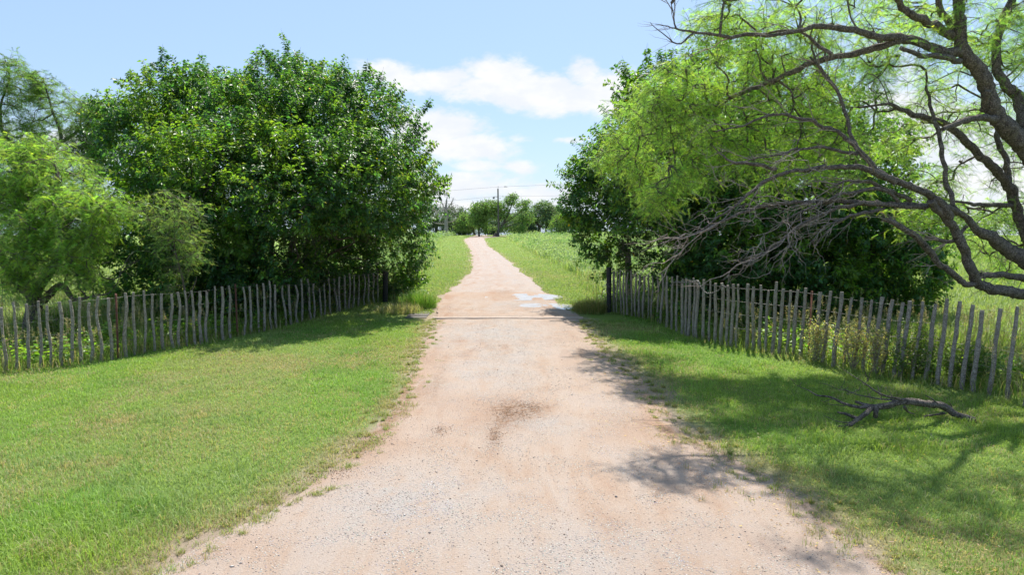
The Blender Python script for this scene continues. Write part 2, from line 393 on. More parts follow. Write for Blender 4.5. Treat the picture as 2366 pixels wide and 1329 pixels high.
# ------------------------------------------------------------------ foliage builders
def leaves(buf, pos, d, nrm, Ln, Wd, col, fold=.25):
    """pointed folded leaves: pos base, d direction, nrm face normal"""
    n = len(pos); d = unit(d); s = unit(np.cross(d, nrm)); nn = np.cross(s, d)
    Ln = np.broadcast_to(Ln, n)[:, None]; Wd = np.broadcast_to(Wd, n)[:, None]
    mid = pos + d * Ln * .42
    V = np.stack([pos, mid + s * Wd * .5 + nn * Wd * fold, pos + d * Ln - nn * Ln * .12, mid - s * Wd * .5 + nn * Wd * fold], 1)
    i = np.arange(n)[:, None] * 4
    f = np.concatenate([i + np.array([[0, 1, 2]]), i + np.array([[0, 2, 3]])])
    buf.add(V.reshape(-1, 3), f, np.repeat(col, 4, 0))
def feathers(buf, pos, d, Ln, col, pairs=8, lw=.006, ll=.03):
    """feathery compound leaves made of narrow leaflets along a drooping midrib"""
    n = len(pos); d = unit(d); side = unit(np.cross(d, rnd(n)))
    s = np.linspace(.12, 1, pairs)
    Ln = np.broadcast_to(Ln, n)
    ax = pos[:, None] + d[:, None] * (Ln[:, None] * s)[..., None]; ax[..., 2] -= (Ln[:, None] * s ** 2) * .28
    tip = unit(side[:, None] * np.ones((1, pairs, 1)) + d[:, None] * .45) * (ll * (1.15 - .5 * s))[None, :, None]
    tip2 = unit(-side[:, None] * np.ones((1, pairs, 1)) + d[:, None] * .45) * (ll * (1.15 - .5 * s))[None, :, None]
    w = d[:, None] * lw
    V = np.stack([ax - w * .5, ax + w * .5, ax + tip, ax - w * .5, ax + w * .5, ax + tip2], 2).reshape(-1, 3)
    m_ = n * pairs * 2
    f = np.arange(m_ * 3).reshape(-1, 3)
    buf.add(V, f, np.repeat(col, pairs * 6, 0))
def vary(base, n, amt=.25, warm=0.0, wcol=(.35, .30, .05)):
    c = np.asarray(base)[None] * (1 + amt * rng.normal(size=(n, 1))).clip(.45, 1.8)
    c = c * (1 + .10 * rng.normal(size=(n, 3)))
    if warm:
        k = rng.random(n) < warm; c[k] = np.asarray(wcol) * (.8 + .4 * rng.random((k.sum(), 1)))
    return np.clip(c, .005, .8)
def lobes_sample(lobes, n, inner=.55):
    """random points in the outer shell of a union of ellipsoids; returns pos, outward"""
    C = np.array([l[0] for l in lobes]); Rr_ = np.array([l[1] for l in lobes])
    w = (Rr_[:, 0] * Rr_[:, 2]) ; w = w / w.sum()
    k = rng.choice(len(lobes), n * 3, p=w)
    dr = rnd(n * 3); rad = inner + (1 - inner) * rng.random(n * 3) ** .55
    pos = C[k] + dr * Rr_[k] * rad[:, None]
    keep = np.ones(len(pos), bool)
    for c_, r_ in zip(C, Rr_):       # thin out what lies deep inside another lobe
        q = np.linalg.norm((pos - c_) / r_, axis=1)
        keep &= ~((q < .62) & (rng.random(len(pos)) < .75))
    keep &= pos[:, 2] > .15
    pos, dr = pos[keep][:n], dr[keep][:n]
    return pos, dr
def grow(buf, skel_pts, skel_r, targets, rmin=.006, rtip=.006, sides=4, up=.0, jit=.06, rmax=.09):
    """joins every target to the nearest grown point, thickening the joins (a branching network)"""
    base = np.asarray(skel_pts); nb = len(base)
    d0 = np.min(np.linalg.norm(targets[:, None] - base[None, ::3], axis=2), axis=1)
    T = targets[np.argsort(d0)]; n = len(T)
    nodes = np.empty((nb + n, 3)); nodes[:nb] = base; par = np.full(nb + n, -1); cost = np.zeros(nb + n)
    for i in range(n):
        dd = np.linalg.norm(nodes[:nb + i] - T[i], axis=1)
        j = int(np.argmin(dd + .35 * cost[:nb + i])); nodes[nb + i] = T[i]; par[nb + i] = j; cost[nb + i] = cost[j] + dd[j]
    cnt = np.ones(nb + n)
    for i in range(nb + n - 1, nb - 1, -1): cnt[par[i]] += cnt[i]
    a = nodes[par[nb:]]; bb = nodes[nb:]
    rb = np.clip(rtip * np.sqrt(cnt[nb:]), rmin, rmax); ra = np.where(par[nb:] >= nb, np.clip(rtip * np.sqrt(cnt[par[nb:]]), rmin, rmax), rb * 1.25)
    ra = np.minimum(ra, rb * 1.6)
    ln = np.linalg.norm(bb - a, axis=1, keepdims=True)
    s = np.linspace(0, 1, 6)[None, :, None]
    path = a[:, None] * (1 - s) + bb[:, None] * s
    bend = (rng.normal(size=(n, 1, 3)) * jit * ln[:, None]); bend2 = rng.normal(size=(n, 1, 3)) * jit * .5 * ln[:, None]
    path = path + bend * np.sin(np.pi * s) + bend2 * np.sin(2 * np.pi * s); path[..., 2] += up * (np.sin(np.pi * s) * ln[:, None])[..., 0]
    rr = ra[:, None] * (1 - s[..., 0]) + rb[:, None] * s[..., 0]
    v, f = tubes(path, rr, sides); buf.add(v, f)
    return T
def fork(buf, paths, n, L, r, ang=(.3, .8), back=.35, pull=(0, 0, 0), sides=4, K=8, kink=.035):
    """side branches along given curves; returns the new curves"""
    st, dr = [], []
    for o in paths:
        k = rng.integers(int(len(o) * back), len(o) - 1, n); st.append(o[k]); dr.append(o[np.minimum(k + 2, len(o) - 1)] - o[np.maximum(k - 2, 0)])
    st = np.vstack(st); T = unit(np.vstack(dr)); m_ = len(st)
    w = rnd(m_); w = unit(w - T * np.sum(w * T, 1, keepdims=True)); a = rng.uniform(*ang, m_)[:, None]
    d = unit(T * np.cos(a) + w * np.sin(a) + np.array(pull)); ln = rng.uniform(*L, m_)[:, None, None]
    q = np.linspace(0, 1, K)[None, :, None]
    path = st[:, None] + ln * (d[:, None] * q + .5 * (T - d)[:, None] * q ** 2 * rng.uniform(-.3, .9, (m_, 1, 1)))
    nz_ = rng.normal(size=path.shape) * kink * ln; nz_[:, 0] = 0; path = path + np.cumsum(nz_, 1) * .5
    rr = rng.uniform(.75, 1.2, (m_, 1)) * r * (1 - .78 * q[..., 0]); v, f = tubes(path, rr, sides); buf.add(v, f)
    return list(path)
def lobe(px, py, Yd, r, depth=1.0, sq=1.0):
    m_ = r / F * Yd * .9
    return (P(px, py, Yd), np.array([m_, m_ * depth, m_ * sq]))

# ------------------------------------------------------------------ broad-leaved trees
def broad_tree(name, label, base, trunks, lobes_, nsh, spikes, nleaf, col, lsize=(.085, .13), colvar=.25):
    root = thing(name, (base[0], base[1], 0), label, 'tree')
    wood = Buf(); sk = []; 
    for pts, rad in trunks:
        o, r = add_tube(wood, pts, rad, 8, .3, .03); sk.append(o)
    sk = np.vstack(sk)
    pos, outd = lobes_sample(lobes_, nsh)
    T = pos[rng.choice(len(pos), min(650, len(pos)), replace=False)]
    C = np.array([l[0] for l in lobes_]); T = T * .8 + sk[rng.integers(0, len(sk), len(T))] * .2
    grow(wood, sk, None, T, .007, .009, 4, .05, .08)
    # leafy shoots
    n = len(pos); d = unit(outd * .7 + np.array([0, 0, .45]) + rnd(n) * .65)
    ln = rng.uniform(.3, .7, n)
    outer = np.ones(n, bool)
    for c_, r_ in lobes_: outer &= np.linalg.norm((pos - c_) / r_, axis=1) > .86
    lg = outer & (rng.random(n) < .22); ln[lg] = rng.uniform(.5, .95, lg.sum())
    d[lg] = unit(outd[lg] * .8 + np.array([0, 0, .7]) + rnd(lg.sum()) * .45)
    gap = fbm(pos[:, 0] * .8 + pos[:, 1] * .5, pos[:, 2], 1.1, 77); ln[(gap < .40) & ~lg] *= .45
    sp = []
    for (px, py, Yd, hh, lean) in spikes:
        for q in range(3):
            p0 = P(px + rng.normal() * 4, py, Yd); dd = np.array([lean + rng.normal() * .12, rng.normal() * .15, 1.0])
            sp.append((p0 - unit(dd) * hh * rng.uniform(.75, 1.2), unit(dd), hh * rng.uniform(.8, 1.2)))
    if sp:
        pos = np.vstack([pos, [q[0] for q in sp]]); d = np.vstack([d, [q[1] for q in sp]]); ln = np.concatenate([ln, [q[2] for q in sp]])
    nl = np.maximum(6, (nleaf * ln / .5)).astype(int); nl[n:] = (ln[n:] * 60).astype(int)
    # shoot wood
    s = np.linspace(0, 1, 4)[None, :, None]
    path = pos[:, None] + d[:, None] * (s * ln[:, None, None]); path[..., 2] -= .12 * ln[:, None] * (s[..., 0] ** 2) * (np.arange(len(ln)) < n)[:, None]
    v, f = tubes(path, np.linspace(.006, .002, 4)[None] * np.ones((len(pos), 1)), 3); wood.add(v, f)
    wood.build('trunk', M_BARK2, root, True)
    idx = np.repeat(np.arange(len(pos)), nl); m_ = len(idx)
    sl = rng.random(m_) ** .8
    lp = pos[idx] + d[idx] * (sl * ln[idx])[:, None]; lp[:, 2] -= .12 * ln[idx] * sl ** 2
    side = rnd(m_); side = unit(side - d[idx] * np.sum(side * d[idx], 1, keepdims=True))
    lp = lp + side * rng.uniform(.0, .05, (m_, 1))
    ld_ = side * .9 + d[idx] * .45 + np.array([0, 0, -.45])
    nrm = unit(np.array([0, 0, 1.0]) + .5 * rnd(m_) + side * .2 + .6 * rnd(len(pos))[idx])
    L_ = rng.uniform(*lsize, m_)
    # shoot-to-shoot hue differences: young shoots and painted-in sunlit masses yellow-green, old ones dark
    ok = (lp[:, 2] > 2.6) | (lp[:, 1] > np.where(np.abs(lp[:, 0] - .0) < 4.3, 22.2, 0)) & (lp[:, 1] > fenceY(lp[:, 0]) + .12)
    lp, ld_, nrm, L_, idx = lp[ok], ld_[ok], nrm[ok], L_[ok], idx[ok]; m_ = len(idx)
    hv = rng.random(len(pos)); young = (hv[idx] > .72)
    cc = vary(col, m_, colvar, .0012, (.40, .33, .04))
    tone = fbm(lp[:, 0] + .6 * lp[:, 1], lp[:, 2] - .4 * lp[:, 1], .8, 66)
    young |= tone > .62  # patches of leaves coloured as sunlit masses, on top of the young shoots
    cc = cc * np.where(young[:, None], np.array([2.0, 1.5, .75]), 1.0) * (1 + .18 * (hv[idx] - .5))[:, None]
    crown = Buf(); leaves(crown, lp, ld_, nrm, L_, L_ * rng.uniform(.42, .55, m_), cc)
    crown.build('crown', M_LEAF, root)
    return root

# the wide tree behind the fence beside the lane
def behind(x, y, Yd, r):             # low foliage keeps clear of the fence
    f0 = float(gp(x, np.interp(x, *zip(*(FLB if x < CX else FRB))))[1])
    k = float(np.clip((y - 440) / 140, 0, 1))
    return max(Yd, (f0 + .35 + .85 * r / F * f0) * k + Yd * (1 - k))
D = 21.4
LT = []
for (x, y, r, dY) in [(368,235,78,0),(325,300,66,0),(312,350,80,0),(430,320,110,1),(455,225,60,1),(540,275,95,1.5),(640,215,82,1),(690,190,50,1),(560,320,125,0),(770,255,92,1),(850,245,62,1.5),(690,310,125,-.5),
                      (880,325,92,.5),(905,440,95,0),(962,415,42,0),(905,540,84,-.2),(900,625,68,.2),(955,590,26,.2),(960,500,30,0),(820,440,140,-1),(690,440,150,-2.3),(520,425,150,-2.3),(390,420,115,-1.8),(800,430,90,-1.6),
                      (340,540,90,-.8),(480,570,130,-1.5),(640,590,140,-1.8),(790,590,120,-1.5),(860,640,80,-.8),(430,650,90,-1.2),(560,660,90,-1.6),(720,670,80,-1.6),(270,620,70,0),(262,262,34,.5),(340,690,70,-1.5),(450,720,70,-1.8),(560,725,70,-2.2),(670,710,70,-2),(770,690,65,-1.5),(850,690,60,-.6),(905,680,48,.3)]:
    LT.append(lobe(x, y, behind(x, y, D + dY, r), r, 1.05))
for (x, y, r, dY) in [(480,350,170,4.5),(700,320,170,4.5),(840,450,150,4),(600,520,200,5),(400,520,150,4),(880,600,110,3.5)]:
    LT.append(lobe(x, y, D + dY, r, 1.0))
b0 = np.array([-8.2, 23.2, 0])
tr = []
for (x, y, dY) in [(345,300,0),(520,320,1),(650,260,1),(790,300,1),(880,420,.5),(450,480,-.5),(700,480,-.5),(820,560,-.4)]:
    e = P(x, y, D + dY); s0 = b0 + np.array([rng.normal() * .7 + (e[0] - b0[0]) * .12, rng.normal() * .5, -.1])
    mid = s0 * .5 + e * .5 + np.array([(e[0] - s0[0]) * -.08, 0, .5])
    tr.append(([s0, mid, e], [.11, .07, .025]))
broad_tree('broadleaf_tree', 'wide dense broad-leaved tree with dark glossy leaves standing behind the fence with two rusty posts', b0, tr, LT, 13500,
           [(380,118,22,1.0,.1),(335,150,22,.8,-.1),(300,170,22,.7,-.2),(660,98,23,1.2,.0),(690,112,23,.9,.15),(625,120,23,.7,-.1),(460,128,23.5,1.0,0),(575,140,23,.7,0),(780,140,23,.9,.1),(850,145,23.5,.9,.15),(740,140,23,.6,0),(865,150,23.5,.6,.3),(990,235,22.5,.8,.8),(1035,408,22,.7,2.2),(1025,420,22,.7,1.5),(1005,330,22,.6,1.2),(420,175,22,.8,.1),(505,185,22.5,.8,-.1),(540,170,23,.8,.1),(700,125,22.5,1.0,.2),(805,160,23,1.0,.0),(880,170,23,.8,.3),(250,225,22,.9,-.4),(925,215,22.5,.9,.6),(960,300,22.3,.8,.9),(215,300,22,.7,-.9),(590,170,22.5,.9,-.15)],
           26, (.056, .138, .056), (.07, .165))

D = 20.5
RT = []
for (x, y, r, dY) in [(1500,215,62,.5),(1560,250,100,.5),(1680,210,110,1),(1465,300,72,1.5),(1420,395,80,2),(1375,470,60,2.4),(1400,545,62,2.2),(1440,600,50,1.6),(1540,400,140,0),(1540,560,115,-.8),
                      (1690,390,160,-.3),(1690,570,140,-1.2),(1820,270,110,1),(1870,450,160,-.3),(1880,610,110,-1),(2010,560,120,-.6),(2080,640,85,-.6),(1990,420,110,.5),(2130,650,50,-.5),(2110,540,80,.3),(2020,340,80,1.2),(1930,250,60,1.5),(1640,640,75,-1),(1780,650,75,-1),(1345,420,35,2.6),(1330,480,32,2.6),(1620,690,60,-1.5),(1720,700,60,-1.8),(1850,695,60,-1.8),(1960,690,60,-1.5),(2060,690,50,-1)]:
    RT.append(lobe(x, y, behind(x, y, D + dY, r), r, 1.05))
for (x, y, r, dY) in [(1600,400,170,4),(1800,430,190,4.5),(1700,560,170,4),(1950,560,140,4)]:
    RT.append(lobe(x, y, D + dY, r, 1.0))
b1 = np.array([7.4, 22.0, 0]); tr = []
for (x, y, dY) in [(1500,260,.3),(1420,430,0),(1680,280,.6),(1820,320,.8),(1900,480,.3),(2040,580,0),(1560,520,-.3),(1760,520,-.5)]:
    e = P(x, y, D + dY); s0 = b1 + np.array([rng.normal() * .5 + (e[0] - b1[0]) * .12, rng.normal() * .4, -.1])
    tr.append(([s0, s0 * .5 + e * .5 + np.array([(e[0] - s0[0]) * -.08, 0, .5]), e], [.12, .07, .025]))
broad_tree('broadleaf_tree', 'dense broad-leaved tree behind the fence, half hidden by the feathery leaning mesquite', b1, tr, RT, 13500,
           [(1440,140,21,1.0,-.35),(1495,110,21,1.2,.0),(1535,115,21,1.1,.15),(1425,205,20.5,.7,-.6),(1365,292,22.5,.7,-.8),(1300,388,23,.8,-1.6),(1292,490,23,.8,-1.8),(1350,580,22.6,.5,-2.),(1610,130,21,.7,.1),(1320,360,23,.6,-1.2),(1345,560,22.8,.6,-1.8)],
           26, (.058, .142, .056), (.07, .165))

# ------------------------------------------------------------------ feathery trees (mesquite)
def feather_cloud(wood, crown, clumps, skel, col, per=34, rtip=.0055, flen=(.10, .17), pairs=8, lw=.0065, ll=.032, droop=.45, dens=1.0, rmax=.05):
    """clumps: (centre, radii, count) -> twigs joined to the limbs, with feathery leaves on fine side twigs"""
    T = []
    for c_, r_, n_ in clumps:
        n_ = max(3, int(n_ * dens)); T.append(c_ + rnd(n_) * r_ * (rng.random((n_, 1)) ** .45))
    T = grow(wood, skel, None, np.vstack(T), .004, rtip, 4, .03, .07, rmax)
    k = 4; n = len(T) * k
    p0 = np.repeat(T, k, 0); d = unit(rnd(n) * np.array([1, 1, .55]) + np.array([0, 0, -droop * .35])); ln = rng.uniform(.22, .6, n)
    s = np.linspace(0, 1, 4)[None, :, None]
    path = p0[:, None] + d[:, None] * (s * ln[:, None, None]); path[..., 2] -= droop * .7 * ln[:, None] * s[..., 0] ** 2
    v, f = tubes(path, np.linspace(.0055, .002, 4)[None] * np.ones((n, 1)), 3); wood.add(v, f)
    m_ = max(2, per // k); idx = np.repeat(np.arange(n), m_); sl = rng.random(len(idx)) ** .7
    fp = p0[idx] + d[idx] * (sl * ln[idx])[:, None]; fp[:, 2] -= droop * .7 * ln[idx] * sl ** 2
    fd = unit(d[idx] * .35 + rnd(len(idx)) * np.array([1, 1, .7]) + np.array([0, 0, -.12]))
    tint = np.repeat(rng.normal(size=len(T)), k)[idx]
    cc = vary(col, len(idx), .2) * (1 + .13 * tint[:, None]) * np.where(tint[:, None] > .8, np.array([1.2, 1.05, .8]), 1)
    feathers(crown, fp, fd, rng.uniform(*flen, len(idx)), np.clip(cc, .01, .7), pairs, lw, ll)
    return T

# leaning mesquite whose limbs reach over the fence: limbs follow (x, y, distance), radius in m
def C5(l): return [(1400 + a / 2.215, b / 2.215, Yd, w / 2.215 / F * Yd / 2) for a, b, Yd, w in l]
def C4(l): return [(2000 + a / 4.287, 450 + b / 4.287, Yd, w / 4.287 / F * Yd / 2) for a, b, Yd, w in l]
MY = 12.6
ROOT = np.array([12.3, 13.4, -.15])
limbs = [
 C5([(2330,960,13.2,230),(2230,830,13.1,185),(2120,720,13,150),(2005,600,12.9,118),(1960,470,12.8,105),(1900,345,12.7,105),(1825,255,12.6,95),(1812,120,12.5,85),(1800,0,12.4,80),(1770,-160,12.2,65),(1700,-330,11.9,40)]),
 C5([(2160,660,13.1,110),(2110,500,13.3,85),(2030,420,13.4,70),(1990,320,13.4,62),(2010,180,13.3,60),(2070,0,13.2,58),(2160,-180,13,45),(2200,-330,12.8,25)]),
 C5([(1815,265,12.6,80),(1740,270,12.55,70),(1640,235,12.5,66),(1525,190,12.3,68),(1400,188,12.1,50),(1310,165,12,45),(1240,150,11.9,42),(1100,130,11.8,38),(1000,150,11.7,28),(850,182,11.6,24),(720,170,11.5,22),(640,195,11.5,20),(560,175,11.4,16),(450,165,11.4,13),(360,140,11.3,9),(345,60,11.3,6),(335,15,11.3,4)]),
 C5([(1530,190,12.3,62),(1430,225,12.3,56),(1300,262,12.5,46),(1180,290,12.7,42),(1050,322,12.9,40),(900,390,13.2,34),(780,440,13.5,32),(650,492,13.8,28),(540,550,14.1,22),(430,590,14.3,16),(330,622,14.4,9),(250,650,14.5,5)]),
 C5([(1785,190,12.6,70),(1650,110,12.3,58),(1560,70,12,48),(1505,10,11.8,40),(1440,-90,11.5,30),(1350,-180,11.2,18)]),
 C5([(1785,180,12.6,50),(1740,90,12.5,44),(1690,0,12.4,40),(1660,-130,12.3,26)]),
 C5([(1815,310,12.6,44),(1740,290,12.3,40),(1640,285,12.0,34),(1570,270,11.8,30),(1508,243,11.7,22)]),
 C5([(2010,610,12.9,60),(1900,605,12.6,52),(1830,620,12.5,46),(1770,645,12.4,38),(1722,664,12.35,30)]),
 C5([(1930,560,12.9,60),(1945,500,12.7,52),(1955,460,12.6,48)]),
 C5([(450,165,11.4,12),(380,215,11.3,9),(330,200,11.2,7),(270,160,11.2,5),(228,110,11.2,3)]),
 C5([(400,160,11.35,8),(320,130,11.3,6),(250,120,11.25,3)]),
 C5([(1160,280,11.8,26),(1080,220,11.9,20),(1000,165,12,12)]),
 # lower stem
 C4([(1900,1010,13.0,190),(1700,985,12.8,170),(1569,975,12.7,165),(1400,965,12.6,165),(1230,930,12.55,165),(1120,880,12.5,150),(1050,760,12.4,150),(990,620,12.35,140),(930,450,12.3,140),(850,300,12.2,125),(740,170,12.1,120),(640,60,12,120)]),
 C5([(1760,1110,12.1,62),(1680,1015,12.0,62),(1590,960,11.9,58),(1500,938,11.85,56),(1400,892,11.8,48),(1300,862,11.7,42),(1150,855,11.6,36),(1000,870,11.5,30),(900,892,11.4,26),(800,940,11.3,22),(700,1020,11.2,17),(600,1095,11.1,12),(500,1170,11.0,8),(400,1225,11,5)]),
 C5([(1480,935,11.85,44),(1380,860,11.9,42),(1290,765,12,38),(1200,690,12,26),(1060,622,12,22),(950,592,12,18),(830,590,11.9,15),(700,640,11.8,11),(560,672,11.8,6)]),
 C5([(1290,765,12,30),(1245,650,12.1,26),(1210,520,12.2,24),(1120,380,12.3,20),(1040,290,12.4,10)]),
 C5([(1290,790,12,24),(1180,765,11.8,20),(1080,755,11.7,17),(960,770,11.6,13),(850,800,11.5,9),(650,830,11.5,5)]),
 C5([(870,862,11.5,26),(780,850,11.4,22),(650,830,11.3,16),(600,800,11.3,10),(540,740,11.2,5)]),
 C4([(1120,880,12.5,100),(1000,880,12.4,95),(880,790,12.3,95),(720,660,12.2,95),(620,530,12.1,92),(480,400,12.0,88),(340,310,11.95,80),(180,245,11.9,62)]),
 C4([(1900,860,13.1,260),(1720,720,13.1,250),(1569,640,13.1,250),(1400,540,13.1,200),(1230,420,13,175),(1100,350,12.9,120),(1000,230,12.8,85),(870,130,12.7,80)]),
 C5([(1800,1090,12.7,42),(1740,1055,12.5,42),(1600,1050,12.3,44),(1450,1050,12.1,42),(1300,1035,11.9,38),(1200,1030,11.8,34),(1000,1030,11.6,28),(850,1052,11.4,24),(700,1090,11.2,18),(500,1180,11,12),(300,1240,10.9,7),(180,1290,10.8,4)]),
 C5([(1640,1060,12.2,34),(1480,1050,12,32),(1300,1045,11.8,28),(1150,1075,11.6,24),(1000,1150,11.4,18),(900,1230,11.2,13),(800,1300,11.1,8),(700,1360,11,4)]),
 C5([(1560,1030,12.1,30),(1480,985,12,26),(1350,970,11.8,22),(1200,1000,11.6,18),(1050,1060,11.5,13),(900,1140,11.3,8),(780,1230,11.2,4)]),
 C5([(1500,1030,12,26),(1400,950,11.9,22),(1320,925,11.8,18),(1230,925,11.7,14),(1150,960,11.6,9)]),
 C5([(1420,1070,12,24),(1300,1095,11.8,20),(1200,1130,11.6,15),(1100,1160,11.4,9)]),
 C4([(1900,960,13.1,120),(1700,870,13.05,115),(1569,830,13,112),(1400,790,12.9,100),(1250,800,12.8,95),(1140,805,12.6,90)]),
 C4([(1000,310,12.3,50),(860,460,12.35,55),(700,440,12.3,40),(600,420,12.3,28)]),
 # far stem at the back
 C5([(2330,1440,14.4,110),(2200,1310,14.3,88),(2140,1190,14.2,78),(2100,1050,14.2,74),(2060,950,14.1,76),(2020,890,14,68),(1900,780,13.8,60),(1800,680,13.6,52),(1700,620,13.4,44),(1560,580,13.2,36),(1450,530,13,18)]),
 C5([(2060,950,14.1,55),(2050,820,14.2,44),(2010,720,14.2,36),(1995,640,14.3,26),(1960,520,14.4,14)]),
 C5([(1775,1075,12.8,36),(1745,900,12.9,32),(1712,760,13,30),(1690,640,13.1,28),(1650,500,13.2,16),(1640,360,13.2,8)]),
 C5([(2110,1045,14.2,36),(1960,1050,13.9,30),(1850,1040,13.7,22),(1780,1030,13.5,12)]),
]
mes = thing('mesquite_tree', (ROOT[0], ROOT[1], 0), 'old leaning mesquite with dark rough limbs and feathery pale leaves reaching over the fence', 'tree')
wood, twigs, crown = Buf(), Buf(), Buf()
skel = []; names = []
for li, l in enumerate(limbs):
    pts = [P(a, bq, Yd) for a, bq, Yd, w in l]; rad = [w for *_, w in l]
    rad = [w * (.64 if w > .09 else .72 if w > .04 else .9) for w in rad]
    o, r = add_tube(wood, pts, rad, 11 if rad[0] > .08 else 7, .07, .016, .085); skel.append(o)
# stems run down to one stump outside the picture
for q, w in ((limbs[0][0], .8), (limbs[12][0], .7), (limbs[19][0], .9), (limbs[25][0], .4)):
    e = P(*q[:3]); add_tube(wood, [ROOT, ROOT * .45 + e * .55 + np.array([.25, 0, -.2]), e], [q[3] * 1.0, q[3] * .8, q[3] * .7], 12, .12, .01, .05)
e = P(*limbs[27][0][:3]); add_tube(wood, [ROOT + np.array([.6, 1, 0]), e], [.12, limbs[27][0][3] * .7], 10, .15)
e = P(*limbs[1][0][:3])
allsk = np.vstack([s for i, s in enumerate(skel) if i not in (17, 20, 21, 24, 25, 18)])
cl = []
def clump(px, py, Yd, r, n, dz=.8): 
    if py > 100 and 1500 < px < 2100: Yd = max(Yd, 14.0)
    elif px < 2100 and py > -20: Yd += 1.3
    if py < -20: n = int(n * .6)
    m_ = r / F * Yd; cl.append((P(px, py, Yd), np.array([m_, m_ * 1.1, m_ * dz]), n))
for a in [(1690,70,11.8,80,34),(1800,60,12,90,40),(1920,40,12.2,90,36),(1640,60,11.5,50,16),(1740,150,12.4,80,40),(1850,150,12.4,90,40),(1640,185,12.6,70,34),(1750,330,13.2,90,30),(1890,330,13.2,90,30),(1950,400,13.4,60,14),(1800,420,13,50,12),(1560,160,12.4,50,16),
          (1540,230,14.2,70,34),(1460,290,14.7,70,36),(1560,310,14.4,80,36),(1440,350,15.3,60,34),(1400,370,15.4,34,16),(1500,390,14.5,75,40),(1590,400,13.8,60,28),(1530,450,14,45,26),(1560,240,13.4,80,30),(1500,250,13.8,60,20),
          (1680,270,13.2,90,38),(1780,240,13.2,90,38),(1700,350,13.2,70,28),(1640,330,13.6,60,20),(1830,320,13.1,80,28),(1900,240,13,90,30),(1990,200,13,80,24),(1960,310,13,80,24),(1850,370,12.8,60,14),(2040,130,12.8,70,18),(1980,110,12.6,70,18),
          (2060,60,12.6,80,14),(2130,110,12.8,70,10),(2180,30,12.7,80,16),(2290,60,13,90,14),(2310,180,13.4,70,10),(2090,240,13.2,70,10),(2200,380,14.6,60,8),(2330,420,14.6,60,10),(2250,500,14.8,60,8),(2330,560,14.6,50,8),
          (2400,80,13.4,90,14),
          (2080,330,15.4,60,20),(2150,420,15.6,60,22),(2280,250,15.4,70,23),(2335,330,15.2,60,20),(2200,480,15.6,60,23),(2260,570,15.6,50,20),(2340,480,15.4,60,23),(2120,500,15.8,50,17),(2310,620,15.8,40,17),(2210,290,15,60,20),(2150,200,14.6,70,23),(2240,110,14,70,27),(2350,120,14,60,23),(2350,20,13.6,60,23),(2080,30,13.4,60,23),
          (1700,-60,11.4,80,20),(1850,-60,11.8,90,22),(2000,-60,12.2,90,22),(2160,-60,12.4,90,20),(2300,-50,13,90,20),(2420,250,14,90,12)]:
    clump(*a)
for px, py, z, r, n_ in [(1490,1105,7.7,.30,12),(1550,1075,7.8,.35,16),(1600,1110,7.7,.32,14),(1560,1130,7.6,.25,8),(1740,1095,7.2,.5,18),(1830,1140,7.8,.55,20),(1930,1110,8.2,.6,24),(1900,1180,8.4,.5,16),(2040,1150,8.6,.6,24),(2150,1130,8.4,.6,20),(2150,1210,8.8,.55,18),(2270,1180,8.6,.6,20),(2330,1240,9,.5,14),(2340,1120,8.2,.5,14),(1880,1300,9.2,.3,8)]:
    c_ = gp(px, py) + np.array([sdir[0], sdir[1], sdir[2]]) / sdir[2] * z; cl.append((c_, np.array([r, r, r * .6]) * .8, int(n_ * .65)))
feather_cloud(wood, crown, cl, allsk, (.25, .39, .095), 38, .0062, (.12, .20), 8, .0072, .036, .45, 1.0, .02)
nw = sum(len(f) for f in wood.f if f.shape[1] == 4)
LOW = [skel[i] for i in (13, 20, 21, 22)]; PL = (-.20, -.08, -.07)
f1 = fork(wood, LOW, 8, (.7, 1.5), .012, (.2, .9), .3, PL, kink=.09)
f2 = fork(wood, f1, 5, (.25, .7), .006, (.4, 1.2), .2, (-.1, -.05, 0), kink=.10); fork(wood, f2, 2, (.12, .35), .0038, (.3, 1.1), .3, (-.1, 0, 0), 3, 6, .08)
f1 = fork(wood, [skel[i] for i in (23, 24, 26, 18, 16)], 8, (.4, 1.0), .010, (.2, .8), .35, PL); f2 = fork(wood, f1, 4, (.2, .5), .005, (.3, .9), .3, PL)
f1 = fork(wood, [skel[i] for i in (14, 15, 3, 2, 25, 27)], 8, (.4, 1.1), .010, (.3, 1.0), .3); f2 = fork(wood, f1, 4, (.2, .6), .005, (.3, .9), .3)
fork(wood, [skel[i] for i in (9, 10)], 6, (.2, .45), .004, (.4, 1.1), .2)
ntw = sum(len(f) for f in wood.f if f.shape[1] == 4) - nw
o = wood.build('trunk', M_BARK, mes, True); o.data.materials.append(M_TWIG)
mi = np.zeros(len(o.data.polygons), np.int32); mi[-ntw:] = 1; o.data.polygons.foreach_set('material_index', mi)
crown.build('crown', M_FEATHER, mes)

def feather_tree(name, label, base, stems, clumps, col, per, pairs, lw, ll, bark_m, dead=None, rtip=.006, flen=(.12, .2)):
    root = thing(name, (base[0], base[1], 0), label, 'tree')
    wood, crown = Buf(), Buf(); sk = []
    for pts, rad in stems:
        o, r = add_tube(wood, pts, rad, 9, .18, .025, .05); sk.append(o)
    c_ = [(P(x, y, Yd), np.array([r, r * 1.1, r * .8]) / F * Yd, n) for x, y, Yd, r, n in clumps]
    feather_cloud(wood, crown, c_, np.vstack(sk), col, per, rtip, flen, pairs, lw, ll)
    if dead is not None: grow(wood, np.vstack(sk), None, dead, .004, .005, 4, 0, .08)
    wood.build('trunk', bark_m, root, True)
    crown.build('crown', M_FEATHER, root)
    return root
g0 = gp(75, 775); Yd = g0[1]
dead = np.vstack([P(*q, Yd - .6)[None] + rng.normal(size=(9, 3)) * .28 for q in ((180,600),(240,640),(120,650),(40,640),(200,680),(290,600))])
